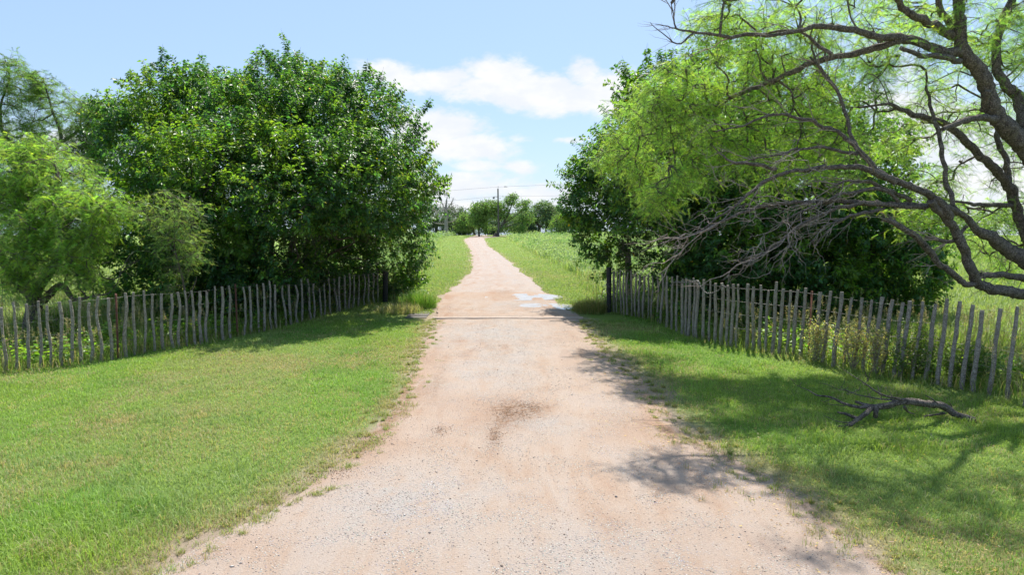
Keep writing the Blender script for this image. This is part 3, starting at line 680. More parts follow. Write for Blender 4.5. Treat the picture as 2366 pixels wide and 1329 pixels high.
feather_tree('mesquite_tree', 'small bushy mesquite with bright feathery foliage behind the fence beside the wide dark tree', g0,
    [([g0 - [0, 0, .1], P(80,690,Yd), P(60,620,Yd), P(75,540,Yd), P(60,450,Yd), P(75,380,Yd-.2)], [.24, .18, .12, .08, .05, .015]),
     ([P(75,690,Yd), P(130,600,Yd-.3), P(150,520,Yd-.5), P(200,470,Yd-.7), P(270,480,Yd-.8)], [.14, .10, .08, .05, .015]),
     ([P(85,690,Yd), P(30,640,Yd), P(-20,560,Yd), P(-80,480,Yd)], [.16, .12, .09, .03]),
     ([P(90,700,Yd), P(140,660,Yd-.4), P(170,690,Yd-.6), P(250,680,Yd-.8)], [.10, .08, .05, .015]),
     ([P(70,560,Yd), P(120,480,Yd-.2), P(130,410,Yd-.3), P(120,360,Yd)], [.09, .07, .05, .015])],
    [(60,390,Yd,75,60),(130,420,Yd-.2,85,70),(20,450,Yd,70,44),(210,470,Yd-.6,62,50),(255,490,Yd-.8,42,26),(150,500,Yd-.6,85,70),(60,520,Yd-.5,85,60),(20,600,Yd-.5,70,40),(110,580,Yd-.7,80,50),(190,560,Yd-.8,60,36),(170,630,Yd-.9,50,20),(-60,430,Yd,90,40),(-90,540,Yd,90,36),(75,345,Yd,55,34),(20,350,Yd,50,26),(50,660,Yd-.6,50,14),(130,400,Yd+1.2,90,50),(40,480,Yd+1.2,100,50),(130,560,Yd+1.2,90,36)],
    (.22, .35, .08), 36, 8, .0095, .042, M_BARK, dead)
Yd = 27.0; g0 = P(40, 560, Yd); g0[2] = 0
feather_tree('mesquite_tree', 'tall airy blue-green mesquite rising behind the small bushy one', g0,
    [([g0, P(60,480,Yd), P(90,380,Yd), P(140,325,Yd), P(120,250,Yd), P(100,180,Yd)], [.18, .14, .10, .07, .045, .015]),
     ([P(90,390,Yd), P(180,400,Yd), P(225,340,Yd), P(240,280,Yd), P(215,225,Yd)], [.10, .075, .055, .035, .01]),
     ([P(140,330,Yd), P(180,300,Yd), P(190,240,Yd)], [.08, .05, .015]),
     ([P(80,400,Yd), P(20,330,Yd), P(0,260,Yd), P(20,180,Yd), P(10,130,Yd)], [.10, .075, .05, .03, .01]),
     ([P(20,330,Yd), P(-70,290,Yd), P(-130,220,Yd)], [.10, .07, .02])],
    [(15,150,Yd,35,14),(60,190,Yd,55,34),(95,200,Yd,40,24),(40,260,Yd,70,36),(120,260,Yd,60,32),(180,240,Yd,45,22),(220,260,Yd,50,22),(160,310,Yd,50,16),(90,310,Yd,60,22),(235,310,Yd,40,14),(10,320,Yd,60,26),(-60,240,Yd,80,26),(-130,230,Yd,80,26),(20,210,Yd,50,20),(230,345,Yd,40,26),(250,290,Yd,32,18),(195,340,Yd,40,24),(215,380,Yd,45,26),(205,290,Yd,45,24),(235,250,Yd,30,14),(170,380,Yd,45,16),(60,340,Yd,60,16)],
    (.13, .215, .065), 40, 7, .013, .05, M_BARK, None, .008, (.16, .26))
g0 = gp(432, 790); Yd = g0[1]
feather_tree('mesquite_sapling', 'slender young mesquite with pale feathery leaves against the dark wide tree', g0,
    [([g0, P(432,700,Yd), P(420,640,Yd), P(402,575,Yd), P(405,510,Yd), P(395,455,Yd)], [.035, .03, .026, .02, .013, .006]),
     ([P(432,700,Yd), P(450,660,Yd), P(455,640,Yd)], [.018, .012, .006]),
     ([P(410,600,Yd), P(375,540,Yd), P(345,510,Yd)], [.015, .01, .004])],
    [(400,470,Yd,45,14),(425,500,Yd,45,16),(370,510,Yd,36,10),(340,500,Yd,20,4),(430,555,Yd,42,14),(385,570,Yd,36,9),(440,585,Yd,28,7),(415,625,Yd,30,7),(400,655,Yd,18,3),(310,480,Yd,22,3)],
    (.21, .315, .11), 28, 8, .007, .034, M_BARK2, None, .004)

# ------------------------------------------------------------------ stake fences
def stake(name, bx, by, tx, ty, rad, mat, parent, wob=.018, taper=.85):
    g = gp(bx, by); tp = P(tx, ty, g[1]); tp = tp + (tp - g) * rng.normal() * .025
    n = 9; s = np.linspace(0, 1, n)[:, None]
    pts = g * (1 - s) + tp * s
    amp = rng.normal(size=3) * wob
    pts[:, :2] += (np.sin(s * np.pi) * amp[0] + np.sin(s * 2 * np.pi) * amp[1])[:, :1] * np.array([[1, .4]]) + rng.normal(size=(n, 2)) * wob * .25
    pts = np.vstack([g - [0, 0, .15], pts]); r = rad * (1.08 - (1.08 - taper) * np.linspace(0, 1, n + 1)) * (1 + .06 * rng.normal(size=n + 1))
    bf = Buf(); add_tube(bf, pts, r, 9, .2, 0, .05)
    return bf.build(name, mat, parent, True), g, tp
def tpost(bx, by, tx, ty, parent):
    g = gp(bx, by); tp = P(tx, ty, g[1]); bf = Buf()
    for dx, dy, w, d in ((0, 0, .022, .003), (0, -.014, .003, .014)):
        a = np.array([[-w, -d, 0], [w, -d, 0], [w, d, 0], [-w, d, 0]]) + [dx, dy + (0.003 if d < .01 else 0), 0]
        v = np.vstack([a + g - [0, 0, .2], a + tp]); bf.add(v, [[0, 1, 5, 4], [1, 2, 6, 5], [2, 3, 7, 6], [3, 0, 4, 7], [4, 5, 6, 7]])
    for k in range(12):
        q = g * (1 - k / 12) + tp * k / 12; w = .006
        a = np.array([[-w, -.034, -.008], [w, -.034, -.008], [w, -.028, .008], [-w, -.028, .008]]) + q; bf.add(a, [[0, 1, 2, 3]])
    return bf.build('metal_post', M_RUST, parent), g, tp
def wires(parent, line, heights, sag=.02):
    g = np.array([a for a, _ in line]); hz = np.array([b_[2] for _, b_ in line]); tpx = np.array([b_[:2] for _, b_ in line])
    k = np.ones(9) / 9; hs = np.convolve(np.pad(hz, 4, 'edge'), k, 'valid')
    for h in heights:
        p = np.c_[g[:, :2] * (1 - h) + tpx * h, hs * h]; p[:, 1] -= .045
        p = np.vstack([p[:-1:3], p[-1:]]); p[:, 2] += rng.normal(size=len(p)) * .006
        o = p + 0
        bf = Buf(); add_tube(bf, o, np.full(len(o), .0027), 4, .4); 
        bf.build('wire', M_WIRE, parent)

lf = thing('stake_fence', gp(430, 800), 'weathered cedar stake fence with two rusty metal posts below the wide dark tree', 'fence')
tops1 = [(10,475),(90,440),(178,440),(258,450),(322,440),(405,430),(478,420),(543,407),(608,430),(668,400),(738,405),(790,380,1),(855,390),(910,370),(980,390),(1040,378),(1100,380),(1168,375),(1213,375),(1262,360),(1308,365),(1362,345),(1410,355),(1465,340),(1513,340),(1560,330),(1606,315,1),(1660,330),(1703,325),(1752,320),(1797,305),(1840,300),(1875,320),(1925,320),(1970,320),(2015,320),(2055,285)]
tops2 = [(30,280),(72,300),(112,350),(145,310),(175,270),(213,280),(248,265),(283,250),(316,250),(350,255),(382,250),(415,245),(445,250),(480,240),(512,240)]
tl = [(x / 2.954, 550 + y / 2.954, *k) for x, y, *k in tops1] + [(700 + x / 2.954, 550 + y / 2.954) for x, y in tops2]
tl = [(-230, 745), (-195, 742), (-160, 733), (-128, 730), (-95, 724), (-62, 720), (-30, 712)] + tl
bx_, by_ = zip(*FLB); line = []
for x, y, *k in tl:
    bx = x + (CX - x) * .006 + rng.normal() * 2; by = float(np.interp(bx, bx_, by_))
    if k: o, g, tp = tpost(bx, by, x, y, lf)
    else: o, g, tp = stake('stake', bx, by, x, y, rng.uniform(.024, .038), M_STAKE, lf, .016)
    line.append((g, tp))
wires(lf, line, (.97, .73, .50, .27))
bf = Buf(); g = gp(890, 698); tp = P(891, 628, g[1]); add_tube(bf, [g - [0, 0, .2], g, tp], [.10, .10, .095], 12, .3, 0, .02); bf.build('end_post', M_TAR, lf, True)

rf = thing('stake_fence', gp(1850, 850), 'weathered cedar stake fence under the leaning mesquite, starting at a black gate post', 'fence')
topr = [(160,185),(178,172),(195,175),(213,185),(235,185),(252,185),(277,190),(299,195),(321,200),(345,200),(367,200),(393,200),(419,205),(446,210),(473,210),(500,212),(530,215),(549,220),(570,225),(588,225),(611,235),(643,230),(678,230),(706,235),(742,235),(772,245),(802,240),(828,248),(880,250),(912,255),(950,255),(992,262),(1034,262),(1071,270),(1111,272),(1150,275),(1190,278),(1226,285,1),(1270,290),(1325,295),(1384,300),(1440,305),(1495,325),(1550,315),(1603,330),(1658,330),(1716,345),(1752,340),(1820,350),(1893,345),(1950,345),(2020,352),(2090,365),(2140,395),(2240,370),(2330,385),(2430,400),(2520,410),(2610,425),(2700,430)]
bx_, by_ = zip(*FRB); line = []
for x, y, *k in topr:
    lean = np.interp(x, [100, 900, 1300, 1700, 2400], [0, -8, -42, -55, -58]) + rng.normal() * 4
    X_, Y_ = 1350 + x / 2.329, 550 + y / 2.329
    bx = X_ + lean / 2.329; by = float(np.interp(bx, bx_, by_))
    if k: o, g, tp = tpost(bx + 6, by, X_, Y_, rf)
    else: o, g, tp = stake('stake', bx, by, X_, Y_, rng.uniform(.026, .043), M_STAKE, rf, .013)
    line.append((g, tp))
wires(rf, line, (.95, .74, .53, .32))
bf = Buf(); g = gp(1407, 724); tp = P(1407, 618, g[1]); add_tube(bf, [g - [0, 0, .2], g, tp], [.085, .083, .08], 12, .3, 0, .015)
ep = bf.build('gate_post', M_TAR, rf, True)
bf = Buf()
for zf in (.60, .63, .55, .66):      # wire lashed round the gate post
    c0 = g * (1 - zf) + tp * zf; th = np.linspace(0, 2 * np.pi, 14)
    add_tube(bf, np.c_[c0[0] + .09 * np.cos(th), c0[1] + .09 * np.sin(th), c0[2] + .03 * np.sin(th + zf * 40)], np.full(14, .006), 4, .2)
add_tube(bf, [g * .45 + tp * .55 + [-.085, -.03, 0], g * .58 + tp * .42 + [0, -.1, 0], g * .72 + tp * .28 + [.3, -.05, 0]], [.006] * 3, 4, .2)
bf.build('wire_lashing', M_WIRE, rf)

# chain looped over the stakes: real links
def chain(pts, link=.05, wire=.007):
    o, _ = smooth_path(pts, np.ones(len(pts)), .01)
    seg = np.r_[0, np.cumsum(np.linalg.norm(np.diff(o, axis=0), axis=1))]; bf = Buf(); n = int(seg[-1] / (link * .72))
    for k in range(n):
        s0 = (k + .5) * link * .72; c0 = np.array([np.interp(s0, seg, o[:, a]) for a in range(3)]); c1 = np.array([np.interp(s0 + .02, seg, o[:, a]) for a in range(3)])
        d = unit(c1 - c0); sd = unit(np.cross(d, [0, 0, 1])); up = np.cross(sd, d); w = sd if k % 2 else up
        th = np.linspace(0, 2 * np.pi, 9)
        ring = c0 + np.cos(th)[:, None] * d * link * .5 + np.sin(th)[:, None] * w * link * .28
        v, f = tubes(ring[None], np.full((1, 9), wire), 5); bf.add(v, f)
    return bf
ck = lambda l: [P(1380 + a / 5.5375, 560 + bq / 5.5375, Yd) for a, bq, Yd in l]
tag(chain(ck([(930,560,17.1),(985,515,16.9),(1110,512,16.5),(1230,505,16.2),(1290,495,15.95),(1330,580,15.8),(1390,645,15.7),(1470,650,15.5),(1550,615,15.3),(1600,555,15.15),(1650,580,15.1)])).build('chain', M_WIRE),
    'grey steel chain draped over the tops of the fence stakes', 'chain')

# grey wooden post in the field behind the gate
g = gp(1452, 705); Yd = g[1]; bf = Buf()
add_tube(bf, [g - [0, 0, .2], P(1452, 640, Yd), P(1450, 575, Yd)], [.12, .12, .11], 10, .25, 0, .04)
tag(bf.build('wooden_post', M_STAKE, None, True), 'thick weathered grey post standing behind the black gate post', 'post')

# ------------------------------------------------------------------ cattle guard
g = gp(1170, 739); y0 = g[1]
def box(bf, x0, x1, y0, y1, z0, z1, bev=0.008):
    b_ = bev
    v = [(x0, y0, z0), (x1, y0, z0), (x1, y1, z0), (x0, y1, z0), (x0, y0, z1 - b_), (x1, y0, z1 - b_), (x1, y1, z1 - b_), (x0, y1, z1 - b_),
         (x0 + b_, y0 + b_, z1), (x1 - b_, y0 + b_, z1), (x1 - b_, y1 - b_, z1), (x0 + b_, y1 - b_, z1)]
    bf.add(v, [[0, 1, 5, 4], [1, 2, 6, 5], [2, 3, 7, 6], [3, 0, 4, 7], [4, 5, 9, 8], [5, 6, 10, 9], [6, 7, 11, 10], [7, 4, 8, 11], [8, 9, 10, 11]])
cg = thing('cattle_guard', (g[0], y0 + .6, 0), 'dirt-covered cattle guard across the lane between the two fences', 'cattle guard')
bf = Buf(); xa, xb = gp(999, 739)[0], gp(1348, 739)[0]
nb = 40; xx = np.linspace(xa, xb, nb); yy = y0 + .03 * (vn(xx, xx * 0, 1.7) - .5); zt = .058 + .012 * (vn(xx, xx * 0, 2.3, 4) - .5)
v = np.concatenate([np.c_[xx, yy, xx * 0 - .05], np.c_[xx, yy, zt - .006], np.c_[xx, yy + .012, zt], np.c_[xx, yy + .20, zt], np.c_[xx, yy + .22, xx * 0 - .05]])
k = np.arange(nb - 1); fs = [np.stack([k + a * nb, k + 1 + a * nb, k + 1 + (a + 1) * nb, k + (a + 1) * nb], -1) for a in range(4)]
bf.add(v, np.concatenate(fs)); bf.build('concrete_edge', M_CONC, cg)
for q in range(4):
    x0 = gp(942, 730)[0]; x1 = gp(990, 730)[0]; bf = Buf(); box(bf, x0, x1, y0 + .32 + q * .34, y0 + .46 + q * .34, -.04, .03); bf.build('rail', M_STEEL, cg)

# ------------------------------------------------------------------ fallen branch
def C7(l, Y0): return [(1700 + a / 2.512, 800 + bq / 2.512) for a, bq in l]
fb = Buf()
gA = gp(2255, 968); gB = gp(1925, 985)
def fp(x, y, h):                     # pixel and height above the ground
    d = ray(x, y); tt = (h - H) / d[2]; return np.array([d[0] * tt, d[1] * tt, h])
def fpath(l, rad, sides=8, b_=fb): 
    pts = [fp(1700 + a / 2.512, 800 + bq / 2.512, h) for a, bq, h in l]; return add_tube(b_, pts, rad, sides, .06, .006, .07)[0]
main = fpath([(1390,430,.02),(1290,400,.07),(1200,350,.20),(1100,335,.30),(980,320,.36),(880,345,.30),(800,355,.24),(760,390,.18),(700,430,.10),(650,465,.04),(555,462,.03)], [.04,.05,.055,.053,.05,.046,.042,.035,.03,.025,.010], 9)
fpath([(815,352,.25),(815,380,.2),(812,405,.12)], [.04,.036,.034])
b2 = fpath([(790,350,.25),(720,358,.22),(660,345,.22),(600,322,.2),(540,295,.18),(470,285,.2),(420,255,.22),(365,232,.22)], [.032,.026,.022,.02,.016,.012,.008,.004], 6)
fpath([(790,352,.25),(740,340,.26),(692,325,.28)], [.028,.024,.02])
fpath([(730,420,.12),(680,410,.1),(630,395,.09),(590,385,.08)], [.026,.022,.02,.01], 6)
t1 = fpath([(985,315,.38),(900,295,.46),(800,255,.58),(720,200,.7),(610,125,.85)], [.02,.016,.012,.008,.003], 5)
t2 = fpath([(930,318,.36),(840,305,.38),(740,290,.38),(660,265,.38),(600,235,.4)], [.016,.012,.009,.006,.003], 5)
fpath([(770,205,.68),(755,160,.8),(748,120,.9)], [.009,.006,.003], 5)
fpath([(1210,390,.12),(1150,400,.06),(1090,408,.03)], [.02,.017,.012], 6)
fpath([(1170,335,.28),(1135,305,.38),(1100,288,.46)], [.014,.01,.006], 5)
fpath([(1270,380,.08),(1250,345,.16),(1235,330,.22)], [.01,.007,.004], 5)
fpath([(980,350,.3),(1000,385,.18),(1040,395,.12)], [.022,.016,.006], 6)
fpath([(690,440,.08),(600,440,.05),(510,405,.1)], [.01,.007,.003], 5)
tg = np.vstack([o[rng.integers(0, len(o), 10)] + rng.normal(size=(10, 3)) * [.22, .2, .09] + [-.12, 0, .08] for o in (b2, t1, t2)])
tg[:, 2] = np.maximum(tg[:, 2], .03); grow(fb, np.vstack([b2, t1, t2]), None, tg, .003, .0035, 4, 0, .1)
fbo = fb.build('fallen_branch', M_BARK, None, True); tag(fbo, 'fallen dead limb with bare twigs lying on the grass in front of the stake fence', 'branch')
fb = Buf(); fpath([(1130,512,.06),(1150,545,.03),(1180,552,.02),(1205,553,.05)], [.003,.006,.006,.003], 5, fb); fpath([(1178,552,.03),(1192,585,.02)], [.005,.003], 5, fb); fpath([(1150,546,.03),(1100,578,.02)], [.004,.002], 5, fb)
tag(fb.build('stick', M_TWIG, None, True), 'small forked stick lying in the grass near the fallen limb', 'stick')

# ------------------------------------------------------------------ utility pole and lines
YP = gp(1150, 547)[1]
pole = thing('utility_pole', gp(1151, 547), 'dark wooden utility pole with a lamp where the lane bends', 'utility pole')
pb = P(1152, 547, YP); pt = P(1150.5, 436, YP)
bf = Buf(); add_tube(bf, [pb - [0, 0, .5], pb, pt], [.19, .18, .13], 10, 1.0); bf.build('pole_shaft', M_POLE, pole, True)
bf = Buf(); add_tube(bf, [pt - [0, 0, .4], pt + [.05, 0, .5]], [.035, .03], 6, .2); bf.build('top_pin', M_LINE, pole)
lp = P(1150, 456, YP)
bf = Buf(); add_tube(bf, [lp, lp + [-.5, -.1, .12], lp + [-.75, -.1, .08]], [.04, .035, .03], 6, .2); bf.build('lamp_arm', M_STEEL, pole)
bf = Buf(); th = np.linspace(0, 2 * np.pi, 12, endpoint=False)
prof = [(.05, .12), (.16, .06), (.22, -.08), (.22, -.14), (.12, -.25), (.02, -.27)]
c0 = lp + [-.75, -.1, .0]; v = np.concatenate([np.c_[c0[0] + r * np.cos(th), c0[1] + r * np.sin(th), np.full(12, c0[2] + z)] for r, z in prof])
k = np.arange(12); bf.add(v, np.concatenate([np.stack([a * 12 + k, a * 12 + (k + 1) % 12, (a + 1) * 12 + (k + 1) % 12, (a + 1) * 12 + k], -1) for a in range(5)]))
bf.build('lamp', M_LINE, pole, True)
def line_wire(l, label, extra=None):
    pts = [P(*q) for q in l]; bf = Buf(); add_tube(bf, pts, np.full(len(pts), .017), 4, 2.0)
    if extra is not None:
        c0 = P(*extra); add_tube(bf, [c0 - [.35, 0, .02], c0 - [.12, 0, -.03], c0 + [.12, 0, .02], c0 + [.35, 0, 0]], [.03, .09, .08, .03], 6, .1)
    tag(bf.build('power_line', M_LINE), label, 'power line', 'power lines at the pole')
line_wire([(700,462,YP+10),(1000,443,YP+2),(1151,432,YP),(1300,426,YP-4),(1700,408,YP-14)], 'thin power line touching the top of the utility pole', (1168,431.5,YP-.3))
line_wire([(1151,453,YP),(1300,452.5,YP+3),(1700,450,YP+12)], 'thin power line running from the lamp height of the pole over the dense bush')
line_wire([(700,498,YP+30),(1060,462,YP+6),(1151,453,YP)], 'thin power line running from the lamp height of the pole over the dead grey tree')

# ------------------------------------------------------------------ trees along the far side of the field
def far_tree(name, label, px, base_y, Yd, stems, blobs, col, n, size, barkm=M_BARK2, group='trees along the far side of the field', twig=160, rtip=.03):
    g0 = P(px, base_y, Yd); g0[2] = float(gz(Yd)); root = thing(name, g0, label, 'tree', group)
    wood, crown = Buf(), Buf(); sk = []
    for l, r in stems:
        pts = [P(a, bq, Yd + dz) for a, bq, dz in l]; pts[0][2] = min(pts[0][2], g0[2]) if l[0][1] > 530 else pts[0][2]
        o, _ = add_tube(wood, pts, r, 7, .5, .06, .04); sk.append(o)
    sk = np.vstack(sk)
    lb = [(P(x, y, Yd + dz), np.array([rx, (rx + ry_) / 2, ry_]) / F * Yd) for x, y, rx, ry_, dz in blobs]
    pos, od = lobes_sample(lb, n, .35)
    T = pos[rng.choice(len(pos), min(twig, len(pos)), replace=False)]; grow(wood, sk, None, T, .02, rtip, 4, .05, .1, .16)
    wood.build('trunk', barkm, root, True)
    k = 14; idx = np.repeat(np.arange(len(pos)), k); m_ = len(idx)
    lp = pos[idx] + rng.normal(size=(m_, 3)) * np.array([.38, .38, .22])
    hv = rng.normal(size=len(pos))
    cc = vary(col, m_, .25) * (1 + .14 * hv[idx])[:, None]
    leaves(crown, lp, rnd(m_) + [0, 0, -.3], unit(rnd(m_) + [0, 0, .6]), rng.uniform(*size, m_), rng.uniform(*size, m_) * .6, np.clip(cc, .01, .6))
    crown.build('crown', M_FAR, root); return root
GREENF = (.18, .28, .09); BLUEF = (.16, .23, .125); DARKF = (.095, .145, .08)  # far foliage tones, lightened so the colour itself carries the distance haze
gt = thing('dead_tree', [*P(1031,543,132)[:2], 0], 'bare grey dead tree among the green trees across the field', 'tree')
bf = Buf(); sk = []
for l, r in [([(1031,545,0),(1031,500,0),(1030,480,0),(1032,462,0),(1034,452,0)], [.42,.34,.26,.12,.03]), ([(1031,505,0),(1010,492,0),(995,480,0)], [.16,.10,.03]), ([(1031,505,0),(1045,490,0),(1058,482,0)], [.16,.1,.03]), ([(1030,490,0),(1022,470,0),(1015,456,0)], [.14,.09,.03]),
             ([(1031,485,0),(1044,468,0),(1050,455,0)], [.14,.09,.03]), ([(1031,518,0),(1010,516,0),(998,512,0)], [.14,.08,.03]), ([(1031,514,0),(1050,510,0),(1060,500,0)], [.13,.08,.02])]:
    o, _ = add_tube(bf, [P(a, bq, 132) if bq < 540 else np.array([*P(a, bq, 132)[:2], -.1]) for a, bq, _ in l], r, 7, .5, .06, .04); sk.append(o)
T = np.vstack([P(1030, 485, 132) + rnd(260) * np.array([3.0, 2.6, 3.0]) * (rng.random((260, 1)) ** .4)]); grow(bf, np.vstack(sk), None, T, .018, .02, 4, .05, .1, .12)
bf.build('trunk', M_DEAD, gt, True)
far_tree('field_tree', 'dark leafy tree directly behind the bare grey dead tree', 1010, 541, 142, [([(1010,541,0),(1005,515,0),(1000,490,0)],[.4,.3,.1]),([(1008,525,0),(1030,505,0)],[.25,.08]),([(1050,541,0),(1055,515,0),(1060,495,0)],[.3,.2,.08])],
         [(985,505,34,26,0),(1010,500,34,24,0),(1050,500,32,26,0),(1070,515,26,22,0),(1015,525,40,14,0),(1055,528,40,12,0)], DARKF, 620, (.22, .45))
far_tree('field_tree', 'small light green tree just behind the bend of the lane, beside the dead tree', 1088, 542, 136, [([(1098,543,0),(1090,525,0),(1080,505,0)],[.25,.18,.06]),([(1092,530,0),(1075,520,0)],[.15,.05]),([(1094,530,0),(1102,505,0)],[.15,.05])],
         [(1075,508,16,16,0),(1090,518,18,16,0),(1066,520,16,14,0)], GREENF, 200, (.18, .4))
far_tree('field_tree', 'upright green tree with bare grey tips left of the utility pole', 1107, 545, 126, [([(1107,543,0),(1106,515,0),(1104,480,0),(1102,462,0)],[.22,.16,.09,.03]),([(1106,510,0),(1095,480,0),(1092,463,0)],[.14,.08,.02]),([(1106,500,0),(1112,475,0),(1110,460,0)],[.12,.07,.02])],
         [(1108,492,22,20,0),(1098,505,18,16,0),(1122,490,16,18,0),(1110,515,18,12,0),(1120,528,12,12,0)], GREENF, 330, (.18, .4))
far_tree('field_tree', 'spreading mesquite with dark leaning trunk right behind the utility pole', 1146, 547, 125,
         [([(1143,547,0),(1155,530,0),(1165,512,0),(1176,490,0),(1184,470,0),(1186,452,0)],[.40,.32,.2,.13,.08,.03]),([(1150,538,0),(1152,515,0),(1148,500,0),(1130,492,0),(1110,490,0)],[.26,.18,.12,.08,.03]),([(1165,514,0),(1190,500,0),(1210,482,0),(1216,470,0)],[.15,.11,.07,.02]),([(1158,527,0),(1185,520,0),(1210,512,0),(1225,505,0)],[.14,.1,.07,.02]),([(1153,510,0),(1160,490,0),(1150,472,0)],[.16,.1,.03])],
         [(1108,485,24,16,0),(1130,476,24,14,0),(1150,474,18,10,0),(1160,485,16,8,0),(1178,464,14,12,0),(1186,456,8,8,0),(1205,478,18,12,0),(1214,470,10,8,0),(1220,505,18,10,0),(1200,520,18,10,0),(1165,530,16,8,0),(1195,532,20,8,0),(1160,498,20,8,0),(1195,505,20,8,0),(1130,500,20,10,0)], GREENF, 760, (.18, .38), M_BARK)
far_tree('field_tree', 'tall blue-green tree with forked trunk right of the spreading mesquite', 1247, 541, 140, [([(1245,541,0),(1246,525,0),(1236,508,0),(1230,490,0)],[.4,.3,.2,.06]),([(1246,527,0),(1258,508,0),(1262,485,0)],[.3,.2,.06]),([(1262,541,0),(1263,520,0),(1275,500,0)],[.25,.18,.05])],
         [(1235,492,26,18,0),(1258,480,24,14,0),(1250,500,30,14,0),(1280,492,22,16,0),(1222,505,16,16,0),(1275,510,22,16,0),(1258,472,14,8,0),(1300,500,16,16,0),(1225,528,12,12,0)], BLUEF, 620, (.2, .42))
far_tree('field_bush', 'broad rounded bush on the edge of the field, right of the forked tree', 1312, 543, 128, [([(1310,544,0),(1305,525,0),(1295,508,0)],[.2,.14,.05]),([(1312,544,0),(1325,520,0),(1335,505,0)],[.2,.14,.05])],
         [(1300,512,26,22,0),(1325,508,28,22,0),(1290,528,22,16,0),(1318,528,30,16,0),(1350,520,24,20,0),(1372,522,20,20,0)], GREENF, 620, (.18, .36))
for (x, w, h, lab) in [(1197,20,22,'dark rounded cedar bush behind the spreading mesquite'),(1136,14,18,'small dark cedar bush left of the utility pole'),(1075,24,14,'low dark bush under the small light green tree'),(1225,16,16,'low dark bush beside the trunk of the forked tree')]:
    far_tree('field_bush', lab, x, 540, 139, [([(x,541,0),(x,528,0)],[.15,.05])], [(x,540-h*.55,w,h*.55,0),(x-w*.5,540-h*.4,w*.6,h*.4,0),(x+w*.5,540-h*.4,w*.6,h*.4,0)], DARKF, 150, (.2, .4), M_BARK2, 'bushes across the field', 20)
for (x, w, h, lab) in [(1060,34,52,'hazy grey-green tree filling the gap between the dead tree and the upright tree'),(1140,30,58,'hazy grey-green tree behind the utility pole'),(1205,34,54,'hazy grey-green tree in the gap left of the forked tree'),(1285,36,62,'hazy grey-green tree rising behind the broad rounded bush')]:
    far_tree('field_tree', lab, x, 540, 160, [([(x,542,0),(x+2,515,0),(x-3,500,0)],[.22,.15,.06])], [(x,540-h*.6,w,h*.36,0),(x-w*.6,540-h*.5,w*.6,h*.32,0),(x+w*.6,540-h*.48,w*.6,h*.34,0),(x+w*.2,540-h*.85,w*.4,h*.18,0)], (.17, .235, .14), 300, (.25, .5), M_BARK2, 'trees along the far side of the field', 40)  # haze is mixed into this pale leaf colour, there is no air volume
# more of the same row, seen between the limbs of the leaning mesquite
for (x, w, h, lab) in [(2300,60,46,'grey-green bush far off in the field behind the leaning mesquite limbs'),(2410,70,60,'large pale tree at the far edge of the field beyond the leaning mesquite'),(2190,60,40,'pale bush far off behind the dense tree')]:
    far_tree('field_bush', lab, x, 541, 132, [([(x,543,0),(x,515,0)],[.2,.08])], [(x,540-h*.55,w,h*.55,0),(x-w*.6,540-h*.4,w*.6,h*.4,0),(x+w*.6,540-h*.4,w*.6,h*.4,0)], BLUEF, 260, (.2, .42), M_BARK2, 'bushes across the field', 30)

# ------------------------------------------------------------------ grasses (uncountable: stuff)
def blades(buf, x, y, h, w, lean, col, segs=2):
    n = len(x); p = np.stack([x, y, gz(y)], -1); az_ = rng.uniform(0, 2 * np.pi, n)
    d = np.stack([np.cos(az_), np.sin(az_), np.zeros(n)], -1); s = np.stack([-d[:, 1], d[:, 0], d[:, 2]], -1)
    mid = p + d * (h * lean * .35)[:, None]; mid[:, 2] += h * .58
    tip = p + d * (h * lean)[:, None]; tip[:, 2] += h * np.clip(1 - .35 * lean, .3, 1)
    w2 = (w * .5)[:, None]
    V = np.stack([p - s * w2, p + s * w2, mid + s * w2 * .8, mid - s * w2 * .8, tip], 1).reshape(-1, 3)
    i = np.arange(n)[:, None] * 5
    f = np.concatenate([i + np.array([[0, 1, 2]]), i + np.array([[0, 2, 3]]), i + np.array([[3, 2, 4]])])
    buf.add(V, f, np.repeat(col, 5, 0))
def sample(n, y0, y1, half=.86, marg=1.5, p=1.0):
    y = y0 + (y1 - y0) * rng.random(n) ** p; x = rng.uniform(-1, 1, n) * (half * y + marg); return x, y
G1 = np.array([.215, .36, .07]); G2 = np.array([.15, .29, .05]); STRAW = np.array([.40, .35, .18]); G3 = np.array([.28, .36, .065])

# mown lawn in front of the fences
bf = Buf()
x, y = sample(860000, 4.0, 24, .9, 3.0)
rdist = road_dist(x, y) + (fbm(x, y, 1.1, 5) - .5) * .55 + (vn(x, y, 4, 2) - .5) * .25
keep = (rdist > 0) & (y < fenceY(x) + .25) & ~((y > 19.3) & (rdist < 1.5))
right = x > 0
pk = np.where(right, sst(rdist, -.02, .9), sst(rdist, -.02, .28)) ; keep &= rng.random(len(x)) < np.maximum(pk, .04)
x, y, rdist = x[keep], y[keep], rdist[keep]; right = x > 0; n = len(x)
ln_ = fbm(x, y, .8, 11); long_ = sst(fbm(x, y, .45, 21), .5, .7)
lush = np.where(right, .55, .25) * sst(fbm(x, y, 1.6, 8), .52, .72) + .75 * np.exp(-((x + 4.2) / 1.9) ** 2 - ((y - 6.0) / 1.0) ** 2)
h = rng.uniform(.025, .06, n) * (.8 + .5 * ln_) + lush * rng.uniform(.02, .14, n) + np.where(right, .10, .05) * sst(vn(x, y, 2.6, 44) * .6 + vn(x, y, 7, 45) * .4, .55, .8) * rng.random(n)
h *= (sst(rdist, -.2, .5) * .6 + .4) * (.55 + .95 * fbm(x, y, 2.8, 88))
w = .0035 + .00028 * y + .001 * rng.random(n)
